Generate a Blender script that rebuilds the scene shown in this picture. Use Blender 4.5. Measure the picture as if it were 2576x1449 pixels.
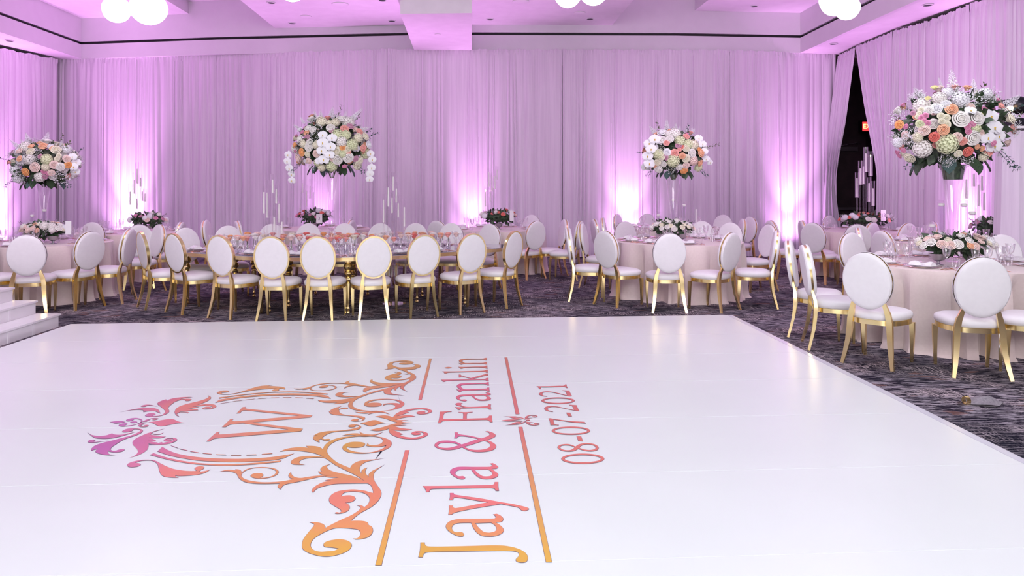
import bpy, bmesh, math, random
from mathutils import Vector, Matrix, Euler
for o in list(bpy.data.objects): bpy.data.objects.remove(o, do_unlink=True)
PI = math.pi
SC = bpy.context.scene
COL = SC.collection
random.seed(7)

# ------------------------------------------------------------------ camera, world, lights, exposure
cam_d = bpy.data.cameras.new('camera'); cam = bpy.data.objects.new('camera', cam_d); COL.objects.link(cam)
cam.location = (0, 0, 1.51); cam.rotation_euler = (PI / 2, 0, 0)
cam_d.sensor_width = 36; cam_d.lens = 36 * 1800 / 2576
cam_d.shift_y = -(724.5 - 474) / 2576
cam_d.clip_end = 100
SC.camera = cam
w = bpy.data.worlds.new('world'); SC.world = w; w.use_nodes = True
w.node_tree.nodes['Background'].inputs[0].default_value = (.5, .42, .6, 1)
w.node_tree.nodes['Background'].inputs[1].default_value = .05
SC.view_settings.view_transform = 'Standard'; SC.view_settings.look = 'None'
SC.view_settings.gamma = 1; SC.view_settings.use_curve_mapping = False
SC.view_settings.exposure = 0.09
def area(name, loc, size, size_y, power, col, aim=(0, 0, -1)):
    d = bpy.data.lights.new(name, 'AREA'); d.shape = 'RECTANGLE'; d.size = size; d.size_y = size_y
    d.energy = power; d.color = col
    o = bpy.data.objects.new(name, d); COL.objects.link(o); o.location = loc
    o.rotation_euler = Vector(aim).to_track_quat('-Z', 'Y').to_euler()
    o['kind'] = 'helper'
    return o
# unseen area lights added: overhead and frontal fill, and pink wash on the drapes
area('fill_light_near', (0.5, 1.0, 5.3), 7, 4, 95, (.70, 1.0, .93), (0, .12, -1))
area('fill_light_rear', (0, -5.0, 4.6), 10, 3, 1020, (1.0, .94, 1.0), (0, 1, -.06))
area('fill_light_mid', (-1.0, 6.8, 5.6), 10, 1.5, 520, (.92, .96, 1.0), (0, -.05, -1))  # added fill that brightens the far dance floor
area('wash_fill_back', (-1.5, 9.6, 5.5), 13, .5, 90, (1.0, .30, .98), (0, .93, -.5))  # this and the side washes are added to turn the drapes pink
area('wash_fill_left', (-5.0, 6.0, 5.5), .5, 8, 60, (1.0, .50, .98), (-.9, 0.2, -.5))
area('wash_fill_right', (3.0, 8.0, 5.5), .5, 7, 60, (.95, .55, 1.0), (.9, 0.2, -.6))

# ------------------------------------------------------------------ materials
def mat(name, col, rough=.5, metal=0, spec=.5, emit=None, es=0, sheen=0):
    m = bpy.data.materials.new(name); m.use_nodes = True
    b = m.node_tree.nodes['Principled BSDF']
    b.inputs['Base Color'].default_value = (*col, 1); b.inputs['Roughness'].default_value = rough
    b.inputs['Metallic'].default_value = metal; b.inputs['Specular IOR Level'].default_value = spec
    if sheen: b.inputs['Sheen Weight'].default_value = sheen
    if emit: b.inputs['Emission Color'].default_value = (*emit, 1); b.inputs['Emission Strength'].default_value = es
    return m
def N(m, t, **k):
    n = m.node_tree.nodes.new(t)
    for a, b in k.items():
        if a in n.inputs: n.inputs[a].default_value = b
        else: setattr(n, a, b)
    return n
def L(m, a, b): m.node_tree.links.new(a, b)
def bsdf(m): return m.node_tree.nodes['Principled BSDF']
def add_noise(m, c1, c2, scale=8, detail=4, bump=0, stretch=(1, 1, 1), lo=.35, hi=.65):
    tc = N(m, 'ShaderNodeTexCoord'); mp = N(m, 'ShaderNodeMapping'); mp.inputs['Scale'].default_value = stretch
    L(m, tc.outputs['Object'], mp.inputs[0])
    n = N(m, 'ShaderNodeTexNoise'); n.inputs['Scale'].default_value = scale; n.inputs['Detail'].default_value = detail
    L(m, mp.outputs[0], n.inputs['Vector'])
    r = N(m, 'ShaderNodeValToRGB'); r.color_ramp.elements[0].position = lo; r.color_ramp.elements[1].position = hi
    r.color_ramp.elements[0].color = (*c1, 1); r.color_ramp.elements[1].color = (*c2, 1)
    L(m, n.outputs['Fac'], r.inputs[0]); L(m, r.outputs[0], bsdf(m).inputs['Base Color'])
    if bump:
        b = N(m, 'ShaderNodeBump'); b.inputs['Strength'].default_value = bump; b.inputs['Distance'].default_value = .01
        L(m, n.outputs['Fac'], b.inputs['Height']); L(m, b.outputs[0], bsdf(m).inputs['Normal'])
    return m
def glassy(name, tint=(1, 1, 1), refl=.9, op=.06):
    m = bpy.data.materials.new(name); m.use_nodes = True; nt = m.node_tree; nt.nodes.clear()
    out = N(m, 'ShaderNodeOutputMaterial'); mix = N(m, 'ShaderNodeMixShader'); tr = N(m, 'ShaderNodeBsdfTransparent'); gl = N(m, 'ShaderNodeBsdfGlossy')
    tr.inputs[0].default_value = (*tint, 1); gl.inputs['Roughness'].default_value = .04; gl.inputs['Color'].default_value = (1, 1, 1, 1)
    lw = N(m, 'ShaderNodeLayerWeight'); lw.inputs[0].default_value = .35
    mr = N(m, 'ShaderNodeMapRange'); mr.inputs['To Min'].default_value = op; mr.inputs['To Max'].default_value = refl
    L(m, lw.outputs['Facing'], mr.inputs['Value'])
    L(m, mr.outputs[0], mix.inputs[0]); L(m, tr.outputs[0], mix.inputs[1]); L(m, gl.outputs[0], mix.inputs[2]); L(m, mix.outputs[0], out.inputs[0])
    return m
M = {}
M['gold'] = add_noise(mat('gold_metal', (1.0, .80, .38), .22, 1), (.98, .77, .34), (1.0, .84, .44), 6)
M['rose_gold'] = mat('rose_gold', (.95, .55, .38), .15, 1)
M['leather'] = add_noise(mat('white_leatherette', (.80, .78, .80), .42, 0, .4), (.79, .77, .79), (.81, .79, .81), 25, 2)
M['cloth'] = add_noise(mat('champagne_cloth', (.72, .61, .58), .55, 0, .3, sheen=.25), (.71, .60, .57), (.74, .63, .60), 40, 3, .0)
M['napkin'] = add_noise(mat('white_linen', (.85, .83, .84), .8), (.80, .78, .80), (.88, .86, .88), 80, 2)
M['plate'] = mat('white_china', (.86, .85, .86), .18)
M['glass'] = glassy('clear_glass', (.98, .975, .985), .95, .07)
M['acrylic'] = glassy('clear_acrylic', (.99, .98, .99), .60, .05)
M['water'] = glassy('water', (.95, .94, .98), .5, .06)
M['candle'] = mat('white_wax', (.90, .88, .86), .5)
M['mirror'] = mat('mirror_top', (.52, .48, .56), .08, .6)
M['vinyl'] = add_noise(mat('white_vinyl', (.80, .83, .83), .30, 0, .4), (.79, .825, .825), (.81, .845, .845), 1.2, 3)
M['vinyl_edge'] = mat('floor_edge_strip', (.66, .66, .74), .3)
M['gap'] = mat('vinyl_joint', (.62, .60, .66), .5)
M['white_paint'] = add_noise(mat('white_gloss_board', (.84, .83, .85), .22), (.81, .80, .82), (.86, .85, .87), 3)
M['plaster'] = add_noise(mat('plaster', (.74, .70, .76), .85), (.73, .69, .75), (.75, .71, .77), 4)
M['ceil'] = add_noise(mat('ceiling_paint', (.78, .75, .79), .85), (.76, .73, .77), (.80, .77, .81), 4)
M['black'] = mat('black_slot', (.004, .004, .006), .6)
M['dark'] = add_noise(mat('dark_wood_wall', (.03, .014, .02), .6), (.022, .010, .015), (.04, .018, .026), 5)
M['dark_metal'] = mat('dark_metal', (.02, .02, .03), .35, .6)
M['steel'] = mat('brushed_steel', (.5, .48, .52), .3, 1)
M['globe'] = mat('lit_globe', (1, .95, .85), .5, emit=(1, .96, .86), es=3.2)
M['bulb'] = mat('warm_lamp', (1, .6, .3), .5, emit=(1, .62, .28), es=30)
M['flame'] = mat('candle_flame', (1, .7, .4), .5, emit=(1, .75, .5), es=14)
M['exit_red'] = mat('exit_red', (.9, .04, .04), .5, emit=(1, .05, .06), es=1.3)
M['exit_letter'] = mat('exit_letter', (1, .55, .2), .5, emit=(1, .45, .12), es=5)
M['card'] = mat('white_card', (.85, .83, .84), .7)
M['ink'] = mat('grey_ink', (.35, .30, .36), .7)
M['lens'] = mat('led_lens', (.9, .7, 1), .3, emit=(.9, .55, 1), es=18)
M['grey_cloth'] = add_noise(mat('grey_napkin', (.24, .21, .24), .8), (.20, .18, .21), (.30, .27, .30), 60)
M['leaf'] = add_noise(mat('dark_leaf', (.035, .07, .035), .5), (.018, .035, .02), (.06, .11, .05), 30)
M['euca'] = add_noise(mat('blue_green_leaf', (.07, .13, .12), .55), (.045, .09, .085), (.10, .17, .16), 30)
M['stem'] = mat('stem_green', (.10, .13, .05), .6)
M['centre'] = mat('flower_yellow', (.75, .50, .06), .6)
def petal(name, c1, c2):
    m = mat(name, c1, .65, 0, .25, sheen=.15)
    b = bsdf(m); b.inputs['Subsurface Weight'].default_value = 0
    return add_noise(m, c1, c2, 20, 2)
PC = {'peach': ((.88, .42, .24), (.94, .55, .36)), 'orange': ((.90, .36, .12), (.95, .48, .20)), 'coral': ((.78, .14, .12), (.86, .25, .20)),
      'pink': ((.74, .22, .42), (.84, .38, .55)), 'blush': ((.86, .62, .56), (.92, .72, .66)), 'white': ((.84, .80, .76), (.92, .89, .85)),
      'cream': ((.84, .78, .58), (.90, .86, .70)), 'green': ((.68, .74, .42), (.82, .84, .60)), 'yellow': ((.82, .74, .28), (.88, .82, .42)),
      'salmon': ((.88, .34, .30), (.94, .48, .42)), 'mauve': ((.55, .25, .38), (.68, .36, .48)), 'snow': ((.86, .85, .89), (.93, .92, .95))}
for k, v in PC.items(): M['p_' + k] = petal('petal_' + k, *v)

# carpet: woven strokes, light on dark, with mauve and brown blotches
c = mat('patterned_carpet', (.1, .08, .12), .95, 0, .1); M['carpet'] = c
tc = N(c, 'ShaderNodeTexCoord')
def strokes(sc, stretch, lo, hi, det=5, rot=0):
    mp = N(c, 'ShaderNodeMapping'); mp.inputs['Scale'].default_value = stretch; mp.inputs['Rotation'].default_value = (0, 0, rot)
    L(c, tc.outputs['Object'], mp.inputs[0])
    n = N(c, 'ShaderNodeTexNoise'); n.inputs['Scale'].default_value = sc; n.inputs['Detail'].default_value = det; n.inputs['Roughness'].default_value = .65
    L(c, mp.outputs[0], n.inputs['Vector'])
    r = N(c, 'ShaderNodeMapRange'); r.inputs['From Min'].default_value = lo; r.inputs['From Max'].default_value = hi
    L(c, n.outputs['Fac'], r.inputs['Value']); return r.outputs[0]
def mixc(fac, a, b, mode='MIX'):
    m = N(c, 'ShaderNodeMix', data_type='RGBA', blend_type=mode)
    for i, v in ((0, fac), (6, a), (7, b)):
        if hasattr(v, 'links') or hasattr(v, 'is_linked'): L(c, v, m.inputs[i])
        else: m.inputs[i].default_value = v
    return m.outputs[2]
def mathn(op, a, b):
    m = N(c, 'ShaderNodeMath', operation=op)
    for i, v in ((0, a), (1, b)):
        if hasattr(v, 'is_linked'): L(c, v, m.inputs[i])
        else: m.inputs[i].default_value = v
    return m.outputs[0]
s1 = strokes(6.5, (1, 11, 1), .515, .545, 9)
s2 = strokes(6, (15, 1.2, 1), .54, .57, 9)
big = strokes(.9, (1, 1, 1), .38, .60, 3)
big2 = strokes(1.6, (1, 1.5, 1), .45, .62, 3)
sm = mathn('MAXIMUM', mathn('MULTIPLY', s1, mathn('ADD', mathn('MULTIPLY', big, .7), .35)), mathn('MULTIPLY', s2, big2))
base = mixc(big, (.006, .006, .016, 1), (.020, .015, .028, 1))
lite = mixc(big2, (.45, .40, .46, 1), (.56, .47, .50, 1))
col = mixc(sm, base, lite)
br = strokes(2.6, (1, 2.2, 1), .63, .65, 2)
col = mixc(mathn('MULTIPLY', br, .6), col, (.20, .10, .085, 1))
L(c, col, bsdf(c).inputs['Base Color'])
# curtains: fine vertical weave, sheer white
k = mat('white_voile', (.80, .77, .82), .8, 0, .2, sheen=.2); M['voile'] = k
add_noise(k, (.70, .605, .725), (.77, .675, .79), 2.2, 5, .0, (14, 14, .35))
# foil colours of the dance floor decal come from a blended colour attribute
k = mat('foil_decal', (.8, .5, .4), .35, 0, .5); M['foil'] = k
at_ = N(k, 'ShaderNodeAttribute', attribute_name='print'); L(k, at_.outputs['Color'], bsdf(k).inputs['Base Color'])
M['foil_rim'] = mat('foil_outline', (.22, .14, .24), .4)

# ------------------------------------------------------------------ mesh helpers
class MB:
    def __init__(s): s.v = []; s.f = []; s.m = []; s.cur = 0
    def add(s, vs, fs):
        o = len(s.v); s.v += [tuple(p) for p in vs]
        for f in fs: s.f.append(tuple(o + i for i in f)); s.m.append(s.cur)
        return s
    def box(s, x0, x1, y0, y1, z0, z1):
        return s.add([(x0, y0, z0), (x1, y0, z0), (x1, y1, z0), (x0, y1, z0), (x0, y0, z1), (x1, y0, z1), (x1, y1, z1), (x0, y1, z1)],
                     [(0, 3, 2, 1), (4, 5, 6, 7), (0, 1, 5, 4), (1, 2, 6, 5), (2, 3, 7, 6), (3, 0, 4, 7)])
    def prism(s, poly, z0, z1):
        n = len(poly)
        return s.add([(x, y, z0) for x, y in poly] + [(x, y, z1) for x, y in poly],
                     [tuple(range(n - 1, -1, -1)), tuple(range(n, 2 * n))] + [(i, (i + 1) % n, n + (i + 1) % n, n + i) for i in range(n)])
    def lathe(s, prof, n=16, c=(0, 0, 0), cap=(True, True)):
        vs = []; fs = []
        for r, z in prof:
            for i in range(n):
                a = 2 * PI * i / n; vs.append((c[0] + r * math.cos(a), c[1] + r * math.sin(a), c[2] + z))
        for j in range(len(prof) - 1):
            for i in range(n): fs.append((j * n + i, j * n + (i + 1) % n, (j + 1) * n + (i + 1) % n, (j + 1) * n + i))
        if cap[0]: fs.append(tuple(range(n - 1, -1, -1)))
        if cap[1]: k = (len(prof) - 1) * n; fs.append(tuple(range(k, k + n)))
        return s.add(vs, fs)
    def tube(s, path, rad, n=8, square=False, cap=True, up=(0, 0, 1)):
        path = [Vector(p) for p in path]; vs = []; fs = []
        if not hasattr(rad, '__len__'): rad = [rad] * len(path)
        for i, p in enumerate(path):
            t = (path[min(i + 1, len(path) - 1)] - path[max(i - 1, 0)]).normalized()
            u = Vector(up) if abs(t.dot(Vector(up))) < .95 else Vector((1, 0, 0))
            a = t.cross(u).normalized(); b = a.cross(t).normalized()
            r = rad[i]; ra, rb = (r if hasattr(r, '__len__') else (r, r))
            if square: offs = [(-ra, -rb), (ra, -rb), (ra, rb), (-ra, rb)]
            else: offs = [(ra * math.cos(2 * PI * k / n), rb * math.sin(2 * PI * k / n)) for k in range(n)]
            vs += [p + a * x + b * y for x, y in offs]
        m = 4 if square else n
        for j in range(len(path) - 1):
            for i in range(m): fs.append((j * m + i, j * m + (i + 1) % m, (j + 1) * m + (i + 1) % m, (j + 1) * m + i))
        if cap: fs.append(tuple(range(m - 1, -1, -1))); k = (len(path) - 1) * m; fs.append(tuple(range(k, k + m)))
        return s.add(vs, fs)
    def grid(s, fn, nu, nv):
        return s.add([fn(u / nu, v / nv) for v in range(nv + 1) for u in range(nu + 1)],
                     [(v * (nu + 1) + u, v * (nu + 1) + u + 1, (v + 1) * (nu + 1) + u + 1, (v + 1) * (nu + 1) + u) for v in range(nv) for u in range(nu)])
    def ball(s, c, r, nu=8, nv=6, sq=1.0):
        vs = []; fs = []
        for j in range(nv + 1):
            t = PI * j / nv
            for i in range(nu):
                a = 2 * PI * i / nu; vs.append((c[0] + r * math.sin(t) * math.cos(a), c[1] + r * math.sin(t) * math.sin(a), c[2] - r * sq * math.cos(t)))
        for j in range(nv):
            for i in range(nu): fs.append((j * nu + i, j * nu + (i + 1) % nu, (j + 1) * nu + (i + 1) % nu, (j + 1) * nu + i))
        return s.add(vs, fs)
    def mesh(s, name, mats, smooth=True, fix=True):
        me = bpy.data.meshes.new(name); me.from_pydata(s.v, [], s.f)
        for m in (mats if isinstance(mats, (list, tuple)) else [mats]): me.materials.append(m)
        me.polygons.foreach_set('material_index', s.m)
        if fix:
            bm = bmesh.new(); bm.from_mesh(me); bmesh.ops.remove_doubles(bm, verts=bm.verts, dist=1e-5); bmesh.ops.recalc_face_normals(bm, faces=bm.faces); bm.to_mesh(me); bm.free()
        if smooth:
            me.polygons.foreach_set('use_smooth', [True] * len(me.polygons))
            me.set_sharp_from_angle(angle=math.radians(38))
        me.update(); return me
def ob(name, me, parent=None, loc=(0, 0, 0), rot=(0, 0, 0), sc=1):
    o = bpy.data.objects.new(name, me); COL.objects.link(o)
    if parent: o.parent = parent
    o.location = loc; o.rotation_euler = rot
    o.scale = sc if hasattr(sc, '__len__') else (sc, sc, sc)
    return o
def tag(o, label, cat, group=None):
    o['label'] = label; o['category'] = cat
    if group: o['group'] = group
    return o
def thing(name, label, cat, loc=(0, 0, 0), rotz=0, group=None):
    o = bpy.data.objects.new(name, None); COL.objects.link(o); o.empty_display_size = .1
    o.location = loc; o.rotation_euler = (0, 0, rotz)
    return tag(o, label, cat, group)
def struct(name, me, parent=None, **k):
    o = ob(name, me, parent, **k)
    if not parent: o['kind'] = 'structure'
    return o
def dup(o, loc=None, rotz=None, label=None, group=None, parent=None, sc=None):
    c = o.copy(); COL.objects.link(c)
    if parent: c.parent = parent
    if loc is not None: c.location = loc
    if rotz is not None: c.rotation_euler = (0, 0, rotz)
    if label: c['label'] = label
    if group: c['group'] = group
    if sc: c.scale = (sc, sc, sc)
    for ch in list(o.children): dup(ch, parent=c)
    return c
def use(first, loc, rotz, label, group=None, sc=None):
    "the first call moves the model itself, later calls copy it"
    if not first.get('placed'):
        first['placed'] = True; o = first; o.location = loc; o.rotation_euler = (0, 0, rotz); o['label'] = label
        if group: o['group'] = group
        if sc: o.scale = (sc, sc, sc)
        return o
    return dup(first, loc, rotz, label, group, sc=sc)
def P(px, py, z=0.0):
    D = 1800 * (1.51 - z) / (py - 474); return ((px - 1288) / 1800 * D, D)
def XD(px, D): return ((px - 1288) / 1800 * D, D)
def ZD(py, D): return 1.51 + (474 - py) * D / 1800
# ---- traced print of the dance floor: frame (x0, y0, scale) then points; "!" marks a corner
FRM = {'A': (200, 880, 4.026), 'B': (560, 880, 4.025), 'C': (700, 1060, 3.8142), 'D': (200, 1040, 8.5867),
      'T': (1080, 890, 8.05), 'U': (1330, 950, 6.3), 'V': (1240, 1020, 16.1), 'X': (1040, 1080, 8.05), 'Y': (1040, 1250, 7.1556)}
def ell(f, cx, cy, rx, ry, tilt=0, n=20):
    s = f
    for k in range(n):
        a = 2 * math.pi * k / n
        x, y = rx * math.cos(a), ry * math.sin(a)
        s += ' %.1f,%.1f' % (cx + x, cy + y + tilt * x)
    return s
# (kind, [contours], mirrored)
DECAL = [
 ('letter', ["B -164,930! -129,930! -100,908 -49,897 0,893 400,860 793,828! 810,803! 550,771 300,740! 600,713 890,687! 908,667! 600,635 271,603 238,597 226,588 236,580! 203,584! 141,647! 176,645! 196,622 240,618 500,645 775,672! 450,700 150,725 112,726 97,716 111,704! 81,703! -4,785! 31,785! 62,766 120,755 205,748! 430,778 668,810! 330,834 -20,860 -42,856 -42,848 -29,833! -61,838!"], 0),
 ('diamond_ornament', ["D 655,193! 740,180 830,165 905,168 990,190! 920,206 820,222 760,222 715,205"], 0),
 ('dot_ornament', [ell('D', 1172, 196, 75, 17, -.05)], 0),
 ('diamond_ornament', ["D 1490,200! 1620,180 1850,140 1960,128 2030,135 2110,170 2190,198 2258,208! 2190,214 2060,228 1880,268 1780,282 1700,275 1640,245 1580,215"], 0),
 ('scroll_ornament', ["D 1030,230 1015,217 960,218 890,235 848,262 870,283 930,292 1000,288 1090,277 1180,258 1260,232 1335,200! 1322,193! 1270,220 1200,245 1110,262 1020,272 985,265 990,255 1020,245"], 1),
 ('fern_ornament', ["D 1325,205! 1288,245 1275,275 1310,295 1390,301 1465,290 1490,268 1470,256 1425,260 1398,270 1420,281 1455,272! 1462,276 1430,290 1370,291 1310,280! 1345,266! 1305,262! 1400,242! 1320,238! 1420,216! 1345,212!"], 1),
 ('leaf_ornament', ["D 925,400 945,375 1010,345 1100,332 1200,328 1290,338 1350,355 1368,378 1350,410 1290,450 1190,490 1050,535 940,580 860,625 760,690 700,730 670,775 680,800 720,815 790,812 830,795 900,778 955,778 970,790 950,815 880,840 790,848 710,845 650,830 622,812! 612,840 625,875 670,897 755,905! 690,910 600,907 500,895 410,872 355,845 350,820 370,795 405,770! 340,785 300,795 262,812! 258,790 280,745 340,700 430,665 560,628 700,595 860,552 1000,515 1150,470 1270,415 1320,375 1300,355 1220,345 1160,348! 1150,375 1110,395 1040,408 970,412"], 1),
 ('leaf_ornament', ["D 203,440! 260,470 360,490 480,492 590,478 660,452 702,438! 740,458 820,467 920,465 1040,440 1180,415! 1060,450 920,495 760,530 620,550 480,552 360,540 290,510"], 1),
 ('scroll_ornament', ["D 180,615 205,590 270,578 330,578 340,588 310,600 300,615 330,622 420,618 550,602! 450,618 350,632 260,638 200,632"], 1),
 ('wing_ornament', ["D 1800,345! 1700,367 1560,408 1460,440 1340,490 1220,550 1160,600 1143,640 1160,690 1220,750 1258,800 1262,840 1230,890 1160,935 1070,967! 1150,948 1280,905 1390,850 1460,790 1490,730 1490,655! 1540,665 1640,680 1760,682 1880,672 2000,640 2090,600 2108,570 2080,545 2020,535 1930,538 1850,558 1822,588 1850,606 1920,603 1980,590 1990,568 1950,560 1900,566 1862,578! 1890,556 1940,548 1990,548 2030,565 2022,590 1960,612 1880,628 1800,645! 1770,628! 1700,650! 1680,636 1600,626 1480,602! 1560,602 1660,602! 1620,575 1560,552 1490,522! 1540,535 1620,540 1760,535 1860,508! 1760,502 1640,485 1530,468! 1570,420! 1590,408!"], 1),
 ('wing_ornament', ["D 1562,432! 1620,450 1700,450 1770,440 1800,426! 1780,446 1700,462 1610,460"], 1),
 ('arc_band', ["A 838,987! 790,1032! 900,1070 1010,1095 1200,1125 1400,1137 1600,1140 1800,1133 1960,1122 2069,1102! 2169,1055! 2049,1075 1929,1092 1749,1104 1599,1108 1449,1106 1300,1100 1150,1085 1000,1058 900,1022"], 1),
 ('arc_band', ["A 750,1050! 714,1068! 850,1105 1000,1138 1200,1165 1449,1177 1649,1172 1849,1158 2024,1140! 2044,1125! 1849,1142 1649,1158 1449,1163 1250,1155 1100,1138 950,1110 850,1085"], 1),
 ('leaf_ornament', ["A 485,1172 500,1152 560,1132 630,1120 700,1118 760,1125 820,1155 880,1185 950,1210 1040,1226 1120,1232 1190,1230! 1170,1215 1168,1203 1185,1190 1230,1184 1262,1192 1255,1208 1230,1220 1212,1238! 1262,1233 1322,1217! 1280,1245 1200,1268 1080,1280 1000,1282 968,1276! 975,1288 1000,1299! 940,1298 870,1290 830,1270 812,1235 800,1190 790,1160 750,1132 700,1124 620,1130 560,1150! 590,1152 618,1162 615,1172 590,1185 540,1192 500,1188"], 1),
 ('scroll_ornament', ["B -24,1235! 50,1218 110,1222 142,1225! 132,1212! 172,1218 187,1232 190,1250! 230,1218 300,1198 380,1191 460,1194 530,1207 566,1235 552,1265 505,1290 440,1304 380,1308 320,1302 285,1283 295,1265 340,1253 395,1256 411,1270 400,1288 372,1300! 440,1297 510,1277 541,1247 530,1222 470,1203 380,1198 300,1204 235,1226 195,1258 190,1285 225,1312 300,1333 400,1345 520,1343 620,1333 720,1312! 682,1300 668,1275 690,1242! 700,1270 730,1292 790,1302 860,1292 950,1280 1120,1274! 1000,1288 920,1305 830,1325 740,1345 660,1360 610,1380 590,1415! 565,1400 560,1380 580,1356! 460,1360 330,1358 240,1345 185,1320 158,1290 145,1262 110,1243 60,1233"], 1),
 ('acanthus_ornament', ["C 18,293! 70,270 150,255 230,252 292,257! 268,238! 340,240 400,252 428,272! 450,230 500,190 580,162 680,147 800,140 920,145 1010,160 1070,185 1088,215 1070,250 1000,285 900,305 800,313 700,305 640,287 617,260 632,228 690,204 760,200 815,207 832,222 815,243 760,255 690,254 655,243! 662,265 700,285 780,300 870,302 950,285 1020,252 1055,210! 1035,232 980,246 900,247 845,238! 858,212! 868,226 900,232 950,228 990,212 1006,188 985,163 930,150 850,146 740,150 640,165 560,190 500,225 470,268 470,305 500,345 560,395 630,428 690,452! 710,420 760,390 830,375 920,370 990,362! 920,375 840,395 795,425 780,455 785,485 800,505! 800,480 820,460 852,448! 838,470 835,495 850,520 868,537! 870,510 900,480 950,455 1003,428! 960,458 925,490 912,530 920,570 950,620 980,665 988,700 975,740 945,780 900,820 840,855 770,895 695,960! 760,958 820,962 855,975 865,998! 895,1015 907,1050 895,1085 860,1115 800,1132 740,1136 722,1130! 760,1125 785,1100 790,1070 770,1045 720,1035 640,1028 550,1028 480,1050 400,1090 340,1130 312,1175 312,1210 340,1240 400,1255 470,1252 540,1245 580,1225! 520,1215 450,1208 435,1192 450,1165 510,1145 590,1137 660,1148 700,1180 697,1215 660,1250 590,1280 500,1300 420,1300 330,1280 270,1255 235,1225 230,1180 245,1130 290,1070 335,1015 345,990 307,975! 360,972 420,985 445,1005 450,1028! 500,1000 600,950 700,905 770,860 790,835 785,820 760,812! 800,812 825,828! 860,800 878,760 870,725 830,695 770,680 690,678 630,690 605,715 605,724! 650,715 710,718 740,742 725,765 690,780 640,785! 670,800 685,825 670,860 630,880 580,890 545,885 560,876 590,880 605,865 590,845 540,815 500,785 488,755 505,715 560,680 640,663 730,658 820,668 880,685 912,692! 908,660 890,620 860,598! 780,598 650,600 540,605 440,625 370,650 335,685! 322,670 345,635 400,600 440,585 512,574! 450,568! 520,552 585,543! 450,532 530,523! 440,518 400,505 385,483! 420,486! 405,465 430,435 495,415! 468,432 475,458 520,482 600,502 690,522 760,545 832,578! 750,525 650,475 560,430 480,375 450,355! 380,350 300,355 230,370 200,395 210,410 250,420! 190,420 140,415 122,400 140,370 200,345 300,335 400,341 440,347! 380,320 300,300 200,287 100,283"], 1),
 ('leaf_ornament', ["C 620,137! 680,122 750,118 795,124! 780,103! 810,118 860,128 920,128 1000,108! 950,130 880,146 820,150 750,141! 690,134"], 1),
 ('leaf_ornament', ["B 1273,775 1295,763 1345,760 1390,770 1402,786 1375,808 1300,822 1200,828 1110,840 1050,862 1005,895! 1030,908 1060,905 1086,907 1088,916 1050,923 1015,918 1000,903! 978,915 980,940! 945,925 918,900 925,882 966,867! 918,874! 970,845 1060,828 1180,822 1290,808 1355,792 1385,780 1370,768 1340,770 1346,780 1320,787 1285,785"], 1),
 ('diamond_ornament', ["B 1393,745! 1450,735 1500,720 1550,716 1590,730 1650,743! 1590,752 1530,770 1500,776 1455,765"], 0),
 ('fan_ornament', ["B 1775,742! 1700,762 1620,787 1488,815! 1560,826 1630,818 1685,800! 1690,838 1725,870 1800,897 1890,908 1980,905 2050,882 2078,857 2050,836 2000,827 1945,830 1913,848 1930,864 1975,865 2007,853 1990,843 1955,845! 1965,839 2010,838 2037,852 2025,872 1970,888 1920,893! 1850,885 1790,866! 1825,858! 1770,832 1705,812! 1780,820 1860,820 1918,808! 1850,802 1780,790 1725,772! 1790,770 1860,765! 1800,757 1915,740!"], 1),
 ('flower_ornament', ["V 325,630! 480,600 700,582 900,578 1150,588! 900,602 720,618! 900,625 1240,637! 1000,652 800,657 600,655 450,645"], 0),
 ('dot_ornament', [ell('V', 1420, 603, 78, 20)], 0),
 ('flower_ornament', ["V 1175,665! 1000,680 850,710 760,750 680,785 540,808! 700,800 850,795 960,790 1100,765 1200,735 1270,705 1305,650! 1220,690 1100,730 980,755 850,780! 940,745 1080,710!"], 1),
 ('fern_ornament', ["V 1310,640! 1350,715 1400,760 1480,795 1600,818 1720,820 1830,800 1890,768 1870,740 1800,718 1720,718 1665,748 1700,765 1770,762 1800,745! 1780,733 1830,740 1845,765 1780,788 1660,795 1540,780 1440,745! 1520,748! 1420,710! 1500,705 1630,698! 1480,685 1390,675 1330,650!"], 1),
 ('letter', ["Y 130,830! 200,830! 205,865 235,893 330,903 700,900 1100,890 1400,882 1600,885 1750,905 1880,940 1980,990 2040,1050 2057,1110 2040,1165 1990,1187 1930,1188 1870,1175 1845,1150 1860,1115 1895,1080 1905,1040 1880,1005 1800,985 1680,978 1500,978 1100,985 700,992 330,998 220,1012 180,1040 165,1095! 92,1095! 115,1000 127,910"], 0),
 ('letter', ["Y 1440,322! 1500,312! 1560,340 1605,380 1615,415 1590,450 1540,463 1475,465! 1540,505 1600,560 1622,610 1600,655 1530,695 1430,718 1340,720 1230,705 1150,655 1090,580 1040,475! 900,475 790,483 720,510 692,550 695,595 725,630 775,647 820,645 865,643 895,660 908,688 890,715 840,720 770,700 680,655 610,595 587,540 605,490 660,445 760,415 880,403 1100,403 1300,402 1430,400 1475,390 1485,370 1470,345",
              "Y 1112,482! 1400,472! 1470,520 1500,580 1480,620 1420,645 1340,652 1260,635 1190,580 1150,535"], 0),
 ('letter', ["X 742,1298! 810,1298! 820,1320 860,1335 1100,1370 1380,1410 |Y 1550,98 1750,130 1900,160 2000,185 2060,205 2077,222 2050,248 1990,257 1940,245 1915,215 1880,195 1750,168 1575,135! 1400,165 1100,215 900,255 780,282 720,300 692,325! 632,325! 648,240 645,163! 707,163! 710,190 735,207 780,208 950,180 1150,140 1365,102! 1200,85 1000,50 800,20 740,18 715,35 712,62! 650,62! 662,0"], 0),
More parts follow.
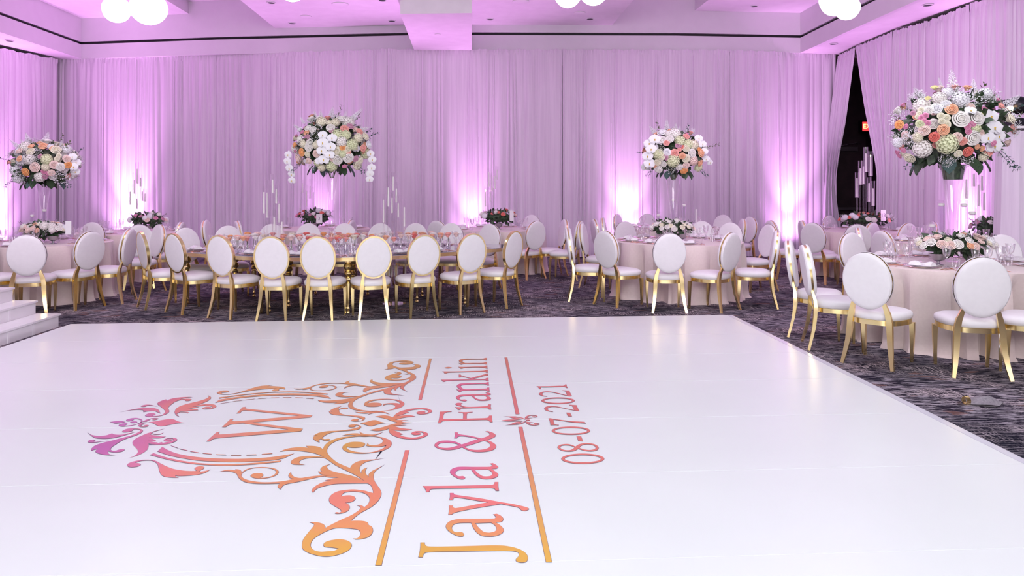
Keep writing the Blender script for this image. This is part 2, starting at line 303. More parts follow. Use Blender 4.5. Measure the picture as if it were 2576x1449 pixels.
 ('letter', ["X 195,1157! 320,1157 600,1155 1200,1145 1500,1137 1600,1130 1640,1110 1648,1075! 1715,1075! 1715,1160 1730,1252! 1665,1252! 1655,1220 1600,1200 1500,1195 1000,1205 420,1213 345,1225 320,1245 328,1270! 262,1277! 245,1220"], 0),
 ('letter', ["X 1550,703! 1605,692! 1660,720 1700,750 1715,775 1690,798 1640,808 1580,812! 1640,850 1700,895 1717,925 1695,965 1620,1000 1520,1015 1420,1013 1330,985 1260,935 1210,880 1170,820! 1050,822 940,830 870,855 845,890 855,925 890,952 940,960 1000,955 1035,970 1045,992 1025,1013 980,1020 910,1005 830,965 765,915 743,875 760,830 810,795 900,770 1000,765 1200,768 1400,768 1540,766 1585,755 1592,735 1575,715",
              "X 1238,825! 1510,820! 1570,855 1598,895 1595,930 1550,955 1480,963 1400,955 1330,915 1280,875"], 0),
 ('letter', ["X 838,68! 892,68! 905,95 950,110 1100,130 1200,148 1290,170 1378,190! 1480,155 1530,130 1545,105 1530,75 1460,52! 1500,42! 1580,65 1640,95 1663,125 1650,155 1600,185 1485,222! 1560,250 1630,290 1670,330 1670,370 1630,415 1550,445 1440,463 1320,468 1210,460 1110,430 1040,400 985,368! 900,400 800,420 690,427 580,415 490,388 435,350 430,320 460,280 540,245 640,235 740,237 830,252 920,285 975,315! 1100,275 1200,238 1320,205! 1200,175 1080,155 970,145 915,150 890,165 885,185! 828,185! 845,130",
              "X 495,335 520,300 590,283 690,278 790,285 870,300 930,325! 850,352 740,378 640,383 560,375 510,358", "X 1035,357! 1200,310 1350,262 1430,235! 1500,260 1550,300 1555,340 1530,375 1460,405 1350,422 1230,422 1130,405 1070,380"], 0),
 ('letter', ["T 215,1180! 330,1175 448,1168! 448,1182! 370,1188 310,1210 285,1250 275,1325! 480,1325 685,1322! 690,1230 675,1205 595,1195! 595,1185! 730,1190 875,1182! 875,1192! 800,1200 762,1225 755,1320! 950,1315 1130,1308 1190,1295 1215,1258! 1265,1258! 1268,1330 1280,1390! 1232,1390! 1215,1362 1150,1348 900,1352 500,1360 290,1368 245,1385 230,1408! 178,1408! 200,1320 212,1240"], 0),
 ('letter', ["T 520,1085! 620,1088 720,1090! 620,1065 550,1045 530,1025 550,1005 610,998 672,1005! 645,1020 645,1045 690,1065 760,1080 900,1080 1100,1070 1180,1058 1200,1030! 1247,1030! 1242,1080 1255,1133! 1210,1133! 1190,1110 1130,1100 900,1105 700,1110 640,1115 622,1140! 580,1140! 560,1110"], 0),
 ('letter', ["T 1133,785! 1165,780! 1220,800 1248,823 1225,840 1155,848! 1210,875 1247,910 1220,940 1140,955 1050,958 970,945 910,910 880,880 848,855! 760,857 660,868 610,890 610,915 650,935 720,933 758,950 740,965 680,963 600,940 545,905 545,880 580,850 660,835 780,830 950,828 1120,822 1160,812 1160,798",
              "T 900,855! 1100,848! 1150,870 1165,900 1140,925 1060,932 980,920 930,890"], 0),
 ('letter', ["T 548,728! 650,733! 590,700 558,665 570,635 620,612 720,603 900,600 1100,595 1150,590 1165,580! 1205,580! 1202,610 1210,645! 1175,645! 1150,625 1080,618 900,622 720,632 650,645 635,665 660,695 710,722 900,720 1110,712 1165,705 1175,688! 1213,688! 1212,720 1222,767! 1180,767! 1150,745 1050,740 850,748 660,755 640,778! 605,778! 590,755"], 0),
 ('letter', ["T 235,530! 500,527 780,522 858,517! 780,495 655,462 628,480! 598,482! 600,450 598,425! 632,425! 645,440 720,463 842,495! 950,465 1120,420 1150,405! 1187,405! 1185,425 1192,445! 1130,447 1000,485 885,514! 1000,518 1130,512 1160,493! 1197,493! 1195,525 1202,555! 1165,555! 1140,540 1000,537 700,543 340,555 312,573! 280,573! 262,550"], 0),
 ('letter', ["T 265,362! 500,362 900,352 1110,345 1150,325! 1185,325! 1180,355 1188,385! 1155,385! 1130,370 900,370 500,382 370,388 343,402! 308,402! 295,380"], 0),
 ('letter', ["T 587,268! 700,270 950,262 1110,258 1145,243! 1175,243! 1172,270 1180,302! 1150,302! 1120,285 900,280 700,288 665,305! 632,305! 615,285", "T 308,287! 345,275 390,270 440,278 460,286! 420,295 380,300 345,296"], 0),
 ('letter', ["T 590,190! 680,193! 620,170 600,148 615,125 670,110 780,103 1000,102 1100,98 1125,87! 1163,87! 1155,110 1162,135! 1130,135! 1090,120 900,120 740,127 680,140 670,155 690,175 730,192 900,190 1100,187 1140,170! 1167,170! 1163,195 1172,220! 1140,220! 1110,205 900,205 730,208 680,212 665,222! 640,224! 625,205"], 0),
 ('numeral', ["U 127,140! 300,140 480,133 560,130 578,112! 598,112! 600,135 620,168! 600,166! 580,150 500,150 300,155 190,155! 190,182! 170,180! 155,160"], 0),
 ('numeral', ["U 293,304! 230,298 180,280 165,262 185,240 240,225 320,222 420,238 520,262 610,283! 595,245 585,222 535,212! 537,206! 640,210! 660,250 682,295! 650,298 600,290 480,262 380,240 300,232 240,238 212,258 222,280 250,292 290,297!"], 0),
 ('numeral', [ell('U', 465, 369, 263, 52), ell('U', 465, 369, 222, 35)], 0),
 ('numeral', ["U 382,546! 320,540 265,520 247,495 270,468 330,456 410,455 520,475 640,502 722,518! 705,480 690,455 640,440! 642,434! 755,440! 775,485 802,535! 770,533 700,522 560,492 460,473 390,467 330,475 298,497 310,520 345,533 380,538!"], 0),
 ('dash', ["U 597,560! 655,562! 684,620! 622,616!"], 0),
 ('numeral', ["U 315,652! 335,648! 480,670 640,690 885,706! 905,730! 700,714 540,690 392,668! 395,710 410,740 440,750 475,753! 472,762! 440,757 348,758! 340,710 328,675"], 0),
 ('numeral', [ell('U', 670, 846, 303, 65), ell('U', 670, 846, 258, 45)], 0),
 ('dash', ["U 762,934! 828,935! 860,1012! 788,1006!"], 0),
 ('numeral', ["U 458,1110 480,1080 540,1062 620,1058 690,1075 742,1098! 790,1065 860,1047 930,1042 1010,1052 1080,1080 1107,1115 1090,1150 1030,1170 950,1173 870,1160 785,1132! 750,1155 700,1172 630,1177 550,1168 490,1145",
               "U 497,1110 515,1088 570,1077 630,1080 690,1092 732,1107! 700,1135 650,1155 590,1155 530,1140", "U 800,1115! 830,1085 890,1065 950,1063 1010,1072 1055,1095 1063,1120 1035,1142 970,1152 900,1147 850,1135"], 0),
 ('numeral', [ell('U', 857, 1291, 339, 82), ell('U', 857, 1291, 288, 56)], 0),
 ('rule_line', ["C 1218,280! 1257,280! 990,1385! 933,1385!"], 0),
 ('rule_line', ["B 2093,90! 2117,90! 2015,510! 1983,510!"], 0),
 ('rule_line', ["Y 1892,-1254! 1959,-1254! 2490,1180! 2388,1180!"], 0),
 ('rule_line', ["V 473,-1935! 578,-1935! 1070,365! 925,365!"], 0),
]
for _a, _b in (((930, 975), (990, 995)), ((1018, 1007), (1090, 1022)), ((1125, 1032), (1205, 1045)), ((1250, 1051), (1335, 1060)), ((1387, 1065), (1480, 1068)), ((1535, 1071), (1632, 1071)), ((1692, 1070), (1790, 1066)), ((1850, 1062), (1950, 1053))):
    DECAL.append(('stitch_dash', ["A %d,%d! %d,%d! %d,%d! %d,%d!" % (_a[0] - 3, _a[1] - 3, _b[0] - 3, _b[1] - 3, _b[0] + 4, _b[1] + 3, _a[0] + 4, _a[1] + 3)], 1))

def contour_px(s):
    pts = []
    for seg in s.split('|'):
        tk = seg.split()
        x0, y0, k = FRM[tk[0]]
        for t in tk[1:]:
            c = t.endswith('!')
            x, y = t.rstrip('!').split(',')
            pts.append((x0 + float(x) / k, y0 + float(y) / k, c))
    out = []
    n = len(pts)
    for i in range(n):
        p0, p1, p2, p3 = pts[i - 1], pts[i], pts[(i + 1) % n], pts[(i + 2) % n]
        dx, dy = p2[0] - p1[0], p2[1] - p1[1]
        L = math.hypot(dx, dy)
        def tan(a, b, corner):
            if corner: return dx, dy
            u, v = b[0] - a[0], b[1] - a[1]
            m = math.hypot(u, v) or 1
            return u / m * L, v / m * L
        m1, m2 = tan(p0, p2, p1[2]), tan(p1, p3, p2[2])
        st = 1 if (p1[2] and p2[2]) or L < 1.2 else 4 if L > 5 else 2
        for j in range(st):
            t = j / st
            h1, h2, h3, h4 = 2*t**3-3*t*t+1, t**3-2*t*t+t, -2*t**3+3*t*t, t**3-t*t
            out.append((h1*p1[0]+h2*m1[0]+h3*p2[0]+h4*m2[0], h1*p1[1]+h2*m1[1]+h3*p2[1]+h4*m2[1]))
    return out
AXIS = [(100, 1060), (296, 1062.5), (419, 1064), (938, 1065), (1036, 1064), (1310, 1058.3), (1500, 1054)]
def flz(px, py, z=.02):
    D = 1800 * (1.51 - z) / (py - 474)
    return ((px - 1288) / 1800 * D, D)
def mirror_px(px, py):
    X, D = flz(px, py)
    ax = [flz(a, b) for a, b in AXIS]
    d = (-.0555, 1)
    # signed distance along d to the axis polyline
    for k in range(len(ax) - 1):
        (x1, y1), (x2, y2) = ax[k], ax[k + 1]
        ex, ey = x2 - x1, y2 - y1
        den = d[0] * ey - d[1] * ex
        t = ((x1 - X) * ey - (y1 - D) * ex) / den
        qx = X + t * d[0]
        if x1 <= qx <= x2: break
    X2, D2 = X + 2 * t * d[0], D + 2 * t * d[1]
    return (1288 + 1800 * X2 / D2, 474 + 1800 * 1.49 / D2)
# ------------------------------------------------------------------ the room
LX, RX, BY, NY = -12.2, 8.7, 17.6, -9.0
CH = 5.75
struct('floor', MB().box(LX, RX, NY, BY, -.1, 0).mesh('floor', M['carpet'], False))
struct('wall_back', MB().box(LX - .2, RX + .2, BY, BY + .2, 0, CH + .2).mesh('wall_back', M['dark'], False))
struct('wall_left', MB().box(LX - .2, LX, NY, BY, 0, CH + .2).mesh('wall_left', M['plaster'], False))
struct('wall_right', MB().box(RX, RX + .2, NY, BY, 0, CH + .2).mesh('wall_right', M['dark'], False))
struct('wall_front', MB().box(LX - .2, RX + .2, NY - .2, NY, 0, CH + .2).mesh('wall_front', M['plaster'], False))
struct('ceiling', MB().box(LX - .2, RX + .2, NY - .2, BY + .2, CH, CH + .2).mesh('ceiling', M['ceil'], False))
# fascia: polyline of the inner edge of the perimeter soffit; every vertex (px, y of its lower edge, depth)
FZ = 4.53
def fpt(px, D): return XD(px, D)
def Df(y): return 1800 * (FZ - 1.51) / (474 - y)
fas = [(-9.55, 5.0), (-9.75, 11.0), XD(205, Df(148)), XD(545, Df(137)), XD(1042, Df(127)), XD(1187, Df(126.5)), XD(1700, Df(128)), XD(2013, Df(133)), (6.50, 11.4), (6.62, 5.0)]
fz = [FZ] * len(fas)
def strip(pts, za, zb):
    m = MB()
    for i in range(len(pts) - 1):
        (x1, y1), (x2, y2) = pts[i], pts[i + 1]
        m.add([(x1, y1, za), (x2, y2, za), (x2, y2, zb), (x1, y1, zb)], [(0, 1, 2, 3)])
    return m
def offs(pts, d):
    out = []
    for i, p in enumerate(pts):
        a = Vector(pts[max(i - 1, 0)]); b = Vector(pts[min(i + 1, len(pts) - 1)]); t = (b - a).normalized()
        out.append((p[0] - t.y * d, p[1] + t.x * d))
    return out
SLOT0, SLOT1 = 4.865, 4.925
fo = offs(fas, .10)
def band(z0, z1):
    m = MB()
    for i in range(len(fas) - 1):
        a, b, c, d = fas[i], fas[i + 1], fo[i + 1], fo[i]
        m.add([(a[0], a[1], z0), (b[0], b[1], z0), (c[0], c[1], z0), (d[0], d[1], z0), (a[0], a[1], z1), (b[0], b[1], z1), (c[0], c[1], z1), (d[0], d[1], z1)],
              [(0, 3, 2, 1), (4, 5, 6, 7), (0, 1, 5, 4), (2, 3, 7, 6)])
    return m
struct('trim_1', band(FZ, SLOT0).mesh('trim_1', M['plaster'], False))
struct('trim_2', band(SLOT1, CH + .02).mesh('trim_2', M['plaster'], False))
so = offs(fas, .06)
struct('trim_3', strip(so, SLOT0 - .05, SLOT1 + .05).mesh('trim_3', M['black'], False, False))
# soffit underside between the fascia and the curtains
outer = [(LX, 5.0), (LX, 11.0), (LX, BY), (-6, BY), (-2, BY), (-.8, BY), (3, BY), (RX, BY), (RX, 11.4), (RX, 5.0)]
m = MB()
for i in range(len(fas) - 1):
    a, b, c_, d = fas[i], fas[i + 1], outer[i + 1], outer[i]
    m.add([(a[0], a[1], FZ + .002), (b[0], b[1], FZ + .002), (c_[0], c_[1], FZ + .002), (d[0], d[1], FZ + .002)], [(0, 3, 2, 1)])
struct('ceiling_soffit', m.mesh('ceiling_soffit', M['ceil'], False, False))
# dropped ceiling panels
def panel(name, poly, z0, z1=CH + .02, mt='ceil'): return struct(name, MB().prism(poly, z0, z1).mesh(name, [M[mt]], False))
d_ = (-.0555, 1)
def back_at(x):
    for i in range(2, 7):
        if fas[i][0] <= x <= fas[i + 1][0]:
            t = (x - fas[i][0]) / (fas[i + 1][0] - fas[i][0]); return fas[i][1] + t * (fas[i + 1][1] - fas[i][1])
def pan(x0, x1, z, near, inner=()):
    pts = [(x0, back_at(x0))] + [(fas[i][0], fas[i][1]) for i in range(2, 8) if x0 < fas[i][0] < x1] + [(x1, back_at(x1))]
    k = pts[-1][1] - near
    poly = pts + [(x1 + .0555 * k, near), (x0 + .0555 * k, near)]
    return poly[::-1]
x2a = XD(683, 15.75)[0]; x2b = XD(1541, 15.6)[0]
panel('ceiling_panel_left', pan(fas[2][0] + .001, XD(478, 16.3)[0], 0, 6.0), 5.47)
panel('ceiling_panel_centre', pan(x2a, x2b, 0, 5.0), 5.09)
panel('ceiling_panel_right', pan(XD(1746, 15.8)[0], fas[7][0] - .001, 0, 6.0), 5.42)
# deep beam that comes forward from the back fascia
bz = FZ
bp = [XD(1042, Df(126)), XD(1187, Df(126)), XD(1187, 1800 * (bz - 1.51) / (474 - 33)), XD(1007, 1800 * (bz - 1.51) / (474 - 35))]
panel('trim_beam', [bp[3], bp[2], bp[1], bp[0]], bz, CH + .02)
# recessed cans and round speakers in the panels
can = MB().lathe([(.085, 0), (.085, -.012), (.07, -.014), (.062, .0)], 16, cap=(False, False)).mesh('can_ring', M['ceil'])
canin = MB().lathe([(.066, -.004), (.05, .0)], 16, cap=(False, True)).mesh('can_inside', M['dark_metal'])
dl0 = thing('recessed_downlight', 'x', 'light'); ob('trim_ring', can, dl0); ob('baffle', canin, dl0, (0, 0, -.006))
def on_plane(px, py, z):
    D = 1800 * (z - 1.51) / (474 - py); return (XD(px, D)[0], D, z)
for px, py, z, lab in ((682, 6, 5.09, 'dark recessed downlight at the top left of the centre ceiling panel'), (735, 58, 5.09, 'dark recessed downlight in the back left corner of the centre ceiling panel'),
                       (986, 52, 5.09, 'dark recessed downlight left of the deep ceiling beam'), (1233, 48, 5.09, 'dark recessed downlight right of the deep ceiling beam'),
                       (1484, 47, 5.09, 'dark recessed downlight in the back right corner of the centre ceiling panel'), (1897, 15, 5.42, 'dark recessed downlight in the right ceiling panel'),
                       (2097, 110, FZ, 'recessed downlight in the right soffit near the room corner'), (2334, 12, FZ, 'recessed downlight in the right soffit nearer the camera'), (24, 102, FZ, 'recessed downlight in the left soffit'),
                       (962, 0, 5.09, 'recessed downlight at the top edge left of the beam')):
    use(dl0, on_plane(px, py, z - .002), 0, lab, 'recessed ceiling downlights')
sp0 = thing('ceiling_speaker', 'x', 'speaker'); ob('grille', MB().lathe([(.12, 0), (.12, -.012), (.10, -.02), (0.001, -.024)], 20, cap=(False, False)).mesh('grille', M['ceil']), sp0)
for px, py, z, r, lab in ((770, 41, 5.09, 1, 'round white smoke detector on the centre ceiling panel, left half'), (856, 10, 5.09, 1.35, 'large round ceiling speaker left of the beam'),
                          (1458, 32, 5.09, 1, 'round white smoke detector under the middle globe lamps'), (1310, 3, 5.09, 1.35, 'large round ceiling speaker right of the beam'), (1101, 86, FZ, .5, 'small round sensor under the deep ceiling beam')):
    use(sp0, on_plane(px, py, z - .001), 0, lab, 'round fittings on the ceiling', sc=r)

# ------------------------------------------------------------------ dance floor with its print
FL, FR, QR = P(178, 815, .02), P(1840, 792, .02), P(2576, 1155, .02)
dv = Vector((QR[0] - FR[0], QR[1] - FR[1])); dv /= -dv.y          # unit step towards the camera
def lineL(y): return FL[0] + (y - FL[1]) * -.0555
def lineR(y): return FR[0] + (FR[1] - y) * dv.x
NEAR = -1.6
df = thing('dance_floor', 'glossy white dance floor printed with monogram, names and date', 'dance floor', (0, 0, 0))
ob('base_board', MB().prism([(lineL(FL[1]), FL[1]), (lineL(NEAR), NEAR), (lineR(NEAR), NEAR), (FR[0], FR[1])], 0.0005, .0165).mesh('base_board', M['gap'], False), df)
seams = [None] + [(7.2, .0555), (6.35, .0555), (5.47, .0555), (4.60, .0555), (3.72, .0555), (2.85, .0555), (1.97, .0555), (1.1, .0555), (.2, .0555)] + [(NEAR, 0)]
def far(k, x):
    if seams[k] is None: return FL[1] + (x - FL[0]) / (FR[0] - FL[0]) * (FR[1] - FL[1])
    return seams[k][0] + seams[k][1] * x
EW = .055
for k in range(len(seams) - 1):
    g = .0009
    xl1 = lineL(far(k, FL[0])); xl2 = lineL(far(k + 1, FL[0])); xr1 = lineR(far(k, FR[0])) - EW; xr2 = lineR(far(k + 1, FR[0] + .2)) - EW
    a, b, c_, d = (xl1, far(k, xl1) - g), (xr1, far(k, xr1) - g), (xr2, far(k + 1, xr2) + g), (xl2, far(k + 1, xl2) + g)
    z0, zf, zn = .0165, .0198, .0206
    ob('vinyl_sheet', MB().add([(a[0], a[1], z0), (b[0], b[1], z0), (c_[0], c_[1], z0), (d[0], d[1], z0), (a[0], a[1], zf), (b[0], b[1], zf), (c_[0], c_[1], zn), (d[0], d[1], zn)],
        [(0, 1, 2, 3), (4, 7, 6, 5), (0, 4, 5, 1), (1, 5, 6, 2), (2, 6, 7, 3), (3, 7, 4, 0)]).mesh('vinyl_sheet', M['vinyl'], False), df)
yr = FR[1]
ob('edge_strip', MB().add([(lineR(yr) - EW + .001, yr, .0165), (lineR(yr) + .012, yr, .0165), (lineR(NEAR) + .012, NEAR, .0165), (lineR(NEAR) - EW + .001, NEAR, .0165),
    (lineR(yr) - EW + .001, yr, .0215), (lineR(yr) + .004, yr, .0195), (lineR(NEAR) + .004, NEAR, .0195), (lineR(NEAR) - EW + .001, NEAR, .0215)],
    [(0, 1, 2, 3), (4, 7, 6, 5), (0, 4, 5, 1), (1, 5, 6, 2), (2, 6, 7, 3), (3, 7, 4, 0)]).mesh('edge_strip', M['vinyl_edge'], False), df)
# colours of the foil, sampled at places of the print
def s2l(c): return tuple(((v / 255) / 12.92 if v < 10 else ((v / 255 + .055) / 1.055) ** 2.4) for v in c)
FOIL_COLS = [(250, 1130, 190, 95, 165), (330, 1062, 190, 105, 170), (380, 1005, 205, 95, 130), (400, 1064, 228, 120, 130), (380, 1130, 212, 110, 150), (480, 1020, 228, 130, 110), (345, 1170, 212, 115, 150), (440, 1180, 236, 128, 118),
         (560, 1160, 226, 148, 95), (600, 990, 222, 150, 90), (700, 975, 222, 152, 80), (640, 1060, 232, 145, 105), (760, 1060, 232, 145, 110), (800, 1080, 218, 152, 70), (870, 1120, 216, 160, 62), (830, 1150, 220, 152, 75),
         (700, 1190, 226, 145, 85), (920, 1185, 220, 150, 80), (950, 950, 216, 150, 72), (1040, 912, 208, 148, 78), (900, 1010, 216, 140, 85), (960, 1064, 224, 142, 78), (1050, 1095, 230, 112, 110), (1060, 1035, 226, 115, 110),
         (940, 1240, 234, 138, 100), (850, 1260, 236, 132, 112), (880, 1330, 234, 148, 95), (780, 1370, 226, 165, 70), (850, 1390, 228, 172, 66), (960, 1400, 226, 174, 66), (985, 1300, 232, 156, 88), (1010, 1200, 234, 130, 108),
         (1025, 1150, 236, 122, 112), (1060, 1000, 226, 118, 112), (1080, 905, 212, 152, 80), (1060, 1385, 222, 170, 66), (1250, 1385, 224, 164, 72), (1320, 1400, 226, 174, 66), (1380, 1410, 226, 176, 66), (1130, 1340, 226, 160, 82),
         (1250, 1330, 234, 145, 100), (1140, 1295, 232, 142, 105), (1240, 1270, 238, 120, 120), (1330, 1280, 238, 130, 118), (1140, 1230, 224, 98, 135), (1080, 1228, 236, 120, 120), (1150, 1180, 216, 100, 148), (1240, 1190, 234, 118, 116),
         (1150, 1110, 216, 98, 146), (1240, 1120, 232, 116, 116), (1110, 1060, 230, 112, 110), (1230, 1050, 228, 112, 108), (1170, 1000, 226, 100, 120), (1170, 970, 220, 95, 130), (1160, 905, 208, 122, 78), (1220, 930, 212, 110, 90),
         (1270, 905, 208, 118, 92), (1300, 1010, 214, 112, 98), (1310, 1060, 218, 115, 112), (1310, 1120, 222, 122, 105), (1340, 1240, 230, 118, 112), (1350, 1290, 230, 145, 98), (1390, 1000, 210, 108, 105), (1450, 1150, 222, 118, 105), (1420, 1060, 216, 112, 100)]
PW = [(*flz(a, b), s2l((r, g, bb))) for a, b, r, g, bb in FOIL_COLS]
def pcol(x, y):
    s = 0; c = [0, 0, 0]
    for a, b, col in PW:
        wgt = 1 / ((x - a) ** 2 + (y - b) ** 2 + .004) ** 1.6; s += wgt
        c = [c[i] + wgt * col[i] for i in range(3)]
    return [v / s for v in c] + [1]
def print_part(name, cs):
    def me(off, z, mt):
        cu = bpy.data.curves.new('c', 'CURVE'); cu.dimensions = '2D'; cu.fill_mode = 'BOTH'; cu.offset = off
        for c in cs:
            sp = cu.splines.new('POLY'); sp.points.add(len(c) - 1); sp.use_cyclic_u = True
            for i, (x, y) in enumerate(c): sp.points[i].co = (x, y, 0, 1)
        o = bpy.data.objects.new('c', cu); COL.objects.link(o)
        me = bpy.data.meshes.new_from_object(o); bpy.data.objects.remove(o); bpy.data.curves.remove(cu)
        return me
    a = me(0, 0, 0); b = me(.0016, 0, 0)
    vs = [(v.co.x, v.co.y, .0226) for v in a.vertices] + [(v.co.x, v.co.y, .0216) for v in b.vertices]
    n = len(a.vertices)
    fs = [tuple(p.vertices) for p in a.polygons] + [tuple(n + i for i in p.vertices) for p in b.polygons]
    k = len(a.polygons)
    cx = sum(v[0] for v in vs) / len(vs); cy = sum(v[1] for v in vs) / len(vs)
    me_ = bpy.data.meshes.new(name); me_.from_pydata([(x - cx, y - cy, z) for x, y, z in vs], [], fs)
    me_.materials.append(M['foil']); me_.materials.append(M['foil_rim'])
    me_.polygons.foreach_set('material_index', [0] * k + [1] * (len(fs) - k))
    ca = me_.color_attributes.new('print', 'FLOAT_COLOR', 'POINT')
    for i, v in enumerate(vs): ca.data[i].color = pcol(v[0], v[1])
    me_.update()
    # faces must look up
    bm = bmesh.new(); bm.from_mesh(me_)
    for f in bm.faces:
        f.normal_update()
        if f.normal.z < 0: f.normal_flip()
    bm.to_mesh(me_); bm.free()
    bpy.data.meshes.remove(a); bpy.data.meshes.remove(b)
    return ob(name, me_, df, (cx, cy, 0))
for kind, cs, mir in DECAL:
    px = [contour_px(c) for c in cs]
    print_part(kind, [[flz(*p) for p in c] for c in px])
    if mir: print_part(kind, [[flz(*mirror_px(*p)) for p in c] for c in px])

# ------------------------------------------------------------------ white stage steps at the left
st = thing('stage_steps', 'glossy white three-tread stage steps beside the dance floor', 'steps', (0, 0, 0))
yf, yn = 7.81, 5.6
def sx(x, y): return x + (7.81 - y) * .0555
for i in range(3):
    x0 = -4.95 - i * .25; zt = .143 * (i + 1)
    xl = x0 - (.25 if i < 2 else .9)
    def q(xa, xb, z0, z1, e=0):
        return MB().prism([(sx(xa, yn), yn), (sx(xb, yn), yn), (xb, yf + e), (xa, yf + e)], z0, z1)
    ob('tread', q(xl - .02, x0 + .015, zt - .02, zt, .015).mesh('tread', M['white_paint'], False), st)
    ob('riser', q(x0 - .02, x0, zt - .143 + .0005, zt - .0205).mesh('riser', M['white_paint'], False), st)
    ob('side_panel', MB().box(xl, x0 - .021, yf - .02, yf, (.0005 if i == 0 else .0005), zt - .0205).mesh('side_panel', M['white_paint'], False), st)
for yy in (7.35, 6.95, 6.5):
    for i in range(3):
        x0 = -4.95 - i * .25; zt = .143 * (i + 1)
        ob('joint_strip', MB().box(sx(x0, yy) + .0005, sx(x0, yy) + .004, yy, yy + .035, zt - .142, zt - .021).mesh('joint_strip', M['white_paint'], False), st)

# ------------------------------------------------------------------ curtains
CZ = 4.49
ZS = [0.012, .15, .5, 1.0, 1.5, 1.75, 2.0, 2.3, 2.6, 2.9, 3.2, 3.5, 3.8, 4.2, 4.36, 4.42, 4.44, CZ]
def curtain(label, A, B, seed, group=None, amp=1.0, sag=0.0, dens=1.0, top=CZ):
    """A and B: (x, y) or function of z giving (x, y) of the left and right edge"""
    rnd = random.Random(seed)
    fa = A if callable(A) else (lambda z: A); fb = B if callable(B) else (lambda z: B)
    Lw = max((Vector(fa(z)) - Vector(fb(z))).length for z in (0, 4.49))
    # irregular folds as a cumulated phase
    ed = [0.0]; am = []
    while ed[-1] < 1:
        ed.append(ed[-1] + rnd.choice((.035, .05, .07, .09, .16, .24)) * rnd.uniform(.8, 1.2) / Lw / dens); am.append(rnd.uniform(.35, 1.2) * (1 if ed[-1] - ed[-2] < .1 / Lw else 1.25))
    ed = [e / ed[-1] for e in ed]
    big = [(rnd.uniform(2, 6), rnd.uniform(0, 6.3), rnd.uniform(.2, 1)) for _ in range(3)]
    drift = [(rnd.uniform(3, 9), rnd.uniform(0, 6.3)) for _ in range(3)]
    n = max(24, int(Lw / .011)); vs = []
    for z in ZS:
        zz = z * top / CZ
        a, b = Vector(fa(zz)), Vector(fb(zz)); nrm = Vector((b.y - a.y, a.x - b.x)).normalized()
        zt = zz / top
        for i in range(n + 1):
            t = i / n
            tt = t + (1 - zt) * .011 * sum(math.sin(f * t * 6.3 + ph) for f, ph in drift) / 3 * 2 * math.sin(PI * t)
            tt = min(max(tt, 0), .99999)
            lo, hi = 0, len(ed) - 1
            while hi - lo > 1:
                mid = (lo + hi) // 2
                if ed[mid] <= tt: lo = mid
                else: hi = mid
            u = (tt - ed[lo]) / (ed[hi] - ed[lo])
            wv = (.5 - .5 * math.cos(2 * PI * u)) ** .45
            A_ = (.022 + .040 * (1 - zt) ** .7) * am[lo] * amp
            off = A_ * wv + .035 * (1 - zt) * sum(c_ * math.sin(f * 6.3 * t + ph) for f, ph, c_ in big)
            if zz > 4.40 * top / CZ: off = .010 * math.sin(t * n * .9 + 3 * math.sin(t * 40)) + .010
            p = a.lerp(b, t) + nrm * off
            dz = -sag * math.sin(PI * t) * zt
            if zz > 4.46 * top / CZ: dz += .012 * math.sin(t * 60 + seed) + .008 * math.sin(t * 170)
            vs.append((p.x, p.y, zz + dz))
    fs = [(j * (n + 1) + i, j * (n + 1) + i + 1, (j + 1) * (n + 1) + i + 1, (j + 1) * (n + 1) + i) for j in range(len(ZS) - 1) for i in range(n)]
    me = MB().add(vs, fs).mesh('drape_panel', M['voile'], True, False)
    me.polygons.foreach_set('use_smooth', [True] * len(me.polygons))
    return tag(ob('drape_panel', me), label, 'curtain', group)
def Dc(y): return 1800 * (CZ - 1.51) / (474 - y)
pol = [(138, 152), (545, 141), (975, 127.5), (1415, 128.5), (1835, 129.5), (2103, 139)]
PW_ = [XD(px, Dc(y) + .12) for px, y in pol]
# drape surface must lie behind the fascia line
labs = ['floor-length pleated white drape in the far left corner of the back wall', 'floor-length pleated white drape behind the tall bouquet on the gold table', 'floor-length pleated white drape behind the ceiling beam',
        'floor-length pleated white drape behind the middle round table', 'floor-length pleated white drape at the right end of the back wall']
for i in range(5):
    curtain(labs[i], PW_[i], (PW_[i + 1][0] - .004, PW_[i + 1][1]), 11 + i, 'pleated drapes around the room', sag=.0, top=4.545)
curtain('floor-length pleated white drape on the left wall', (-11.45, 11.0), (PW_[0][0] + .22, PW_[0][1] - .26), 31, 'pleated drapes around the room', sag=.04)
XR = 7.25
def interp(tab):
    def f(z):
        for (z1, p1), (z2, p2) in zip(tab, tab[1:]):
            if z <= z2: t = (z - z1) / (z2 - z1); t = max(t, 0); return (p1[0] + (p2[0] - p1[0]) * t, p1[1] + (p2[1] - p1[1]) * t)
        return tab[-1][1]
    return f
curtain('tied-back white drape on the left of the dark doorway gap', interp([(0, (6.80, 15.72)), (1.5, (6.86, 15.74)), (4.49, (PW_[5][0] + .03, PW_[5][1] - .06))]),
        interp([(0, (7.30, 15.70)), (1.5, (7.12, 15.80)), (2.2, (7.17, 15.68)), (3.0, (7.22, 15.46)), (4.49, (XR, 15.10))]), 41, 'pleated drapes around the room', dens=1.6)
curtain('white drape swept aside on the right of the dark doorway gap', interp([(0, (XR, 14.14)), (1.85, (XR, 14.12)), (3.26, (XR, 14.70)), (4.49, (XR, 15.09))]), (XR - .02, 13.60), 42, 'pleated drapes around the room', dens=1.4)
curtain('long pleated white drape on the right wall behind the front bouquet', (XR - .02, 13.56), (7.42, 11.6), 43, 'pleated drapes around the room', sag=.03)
curtain('bluish white sheer drape at the right edge of the photo', (7.42, 11.58), (7.5, 8.2), 44, 'pleated drapes around the room', dens=.7, sag=.02)
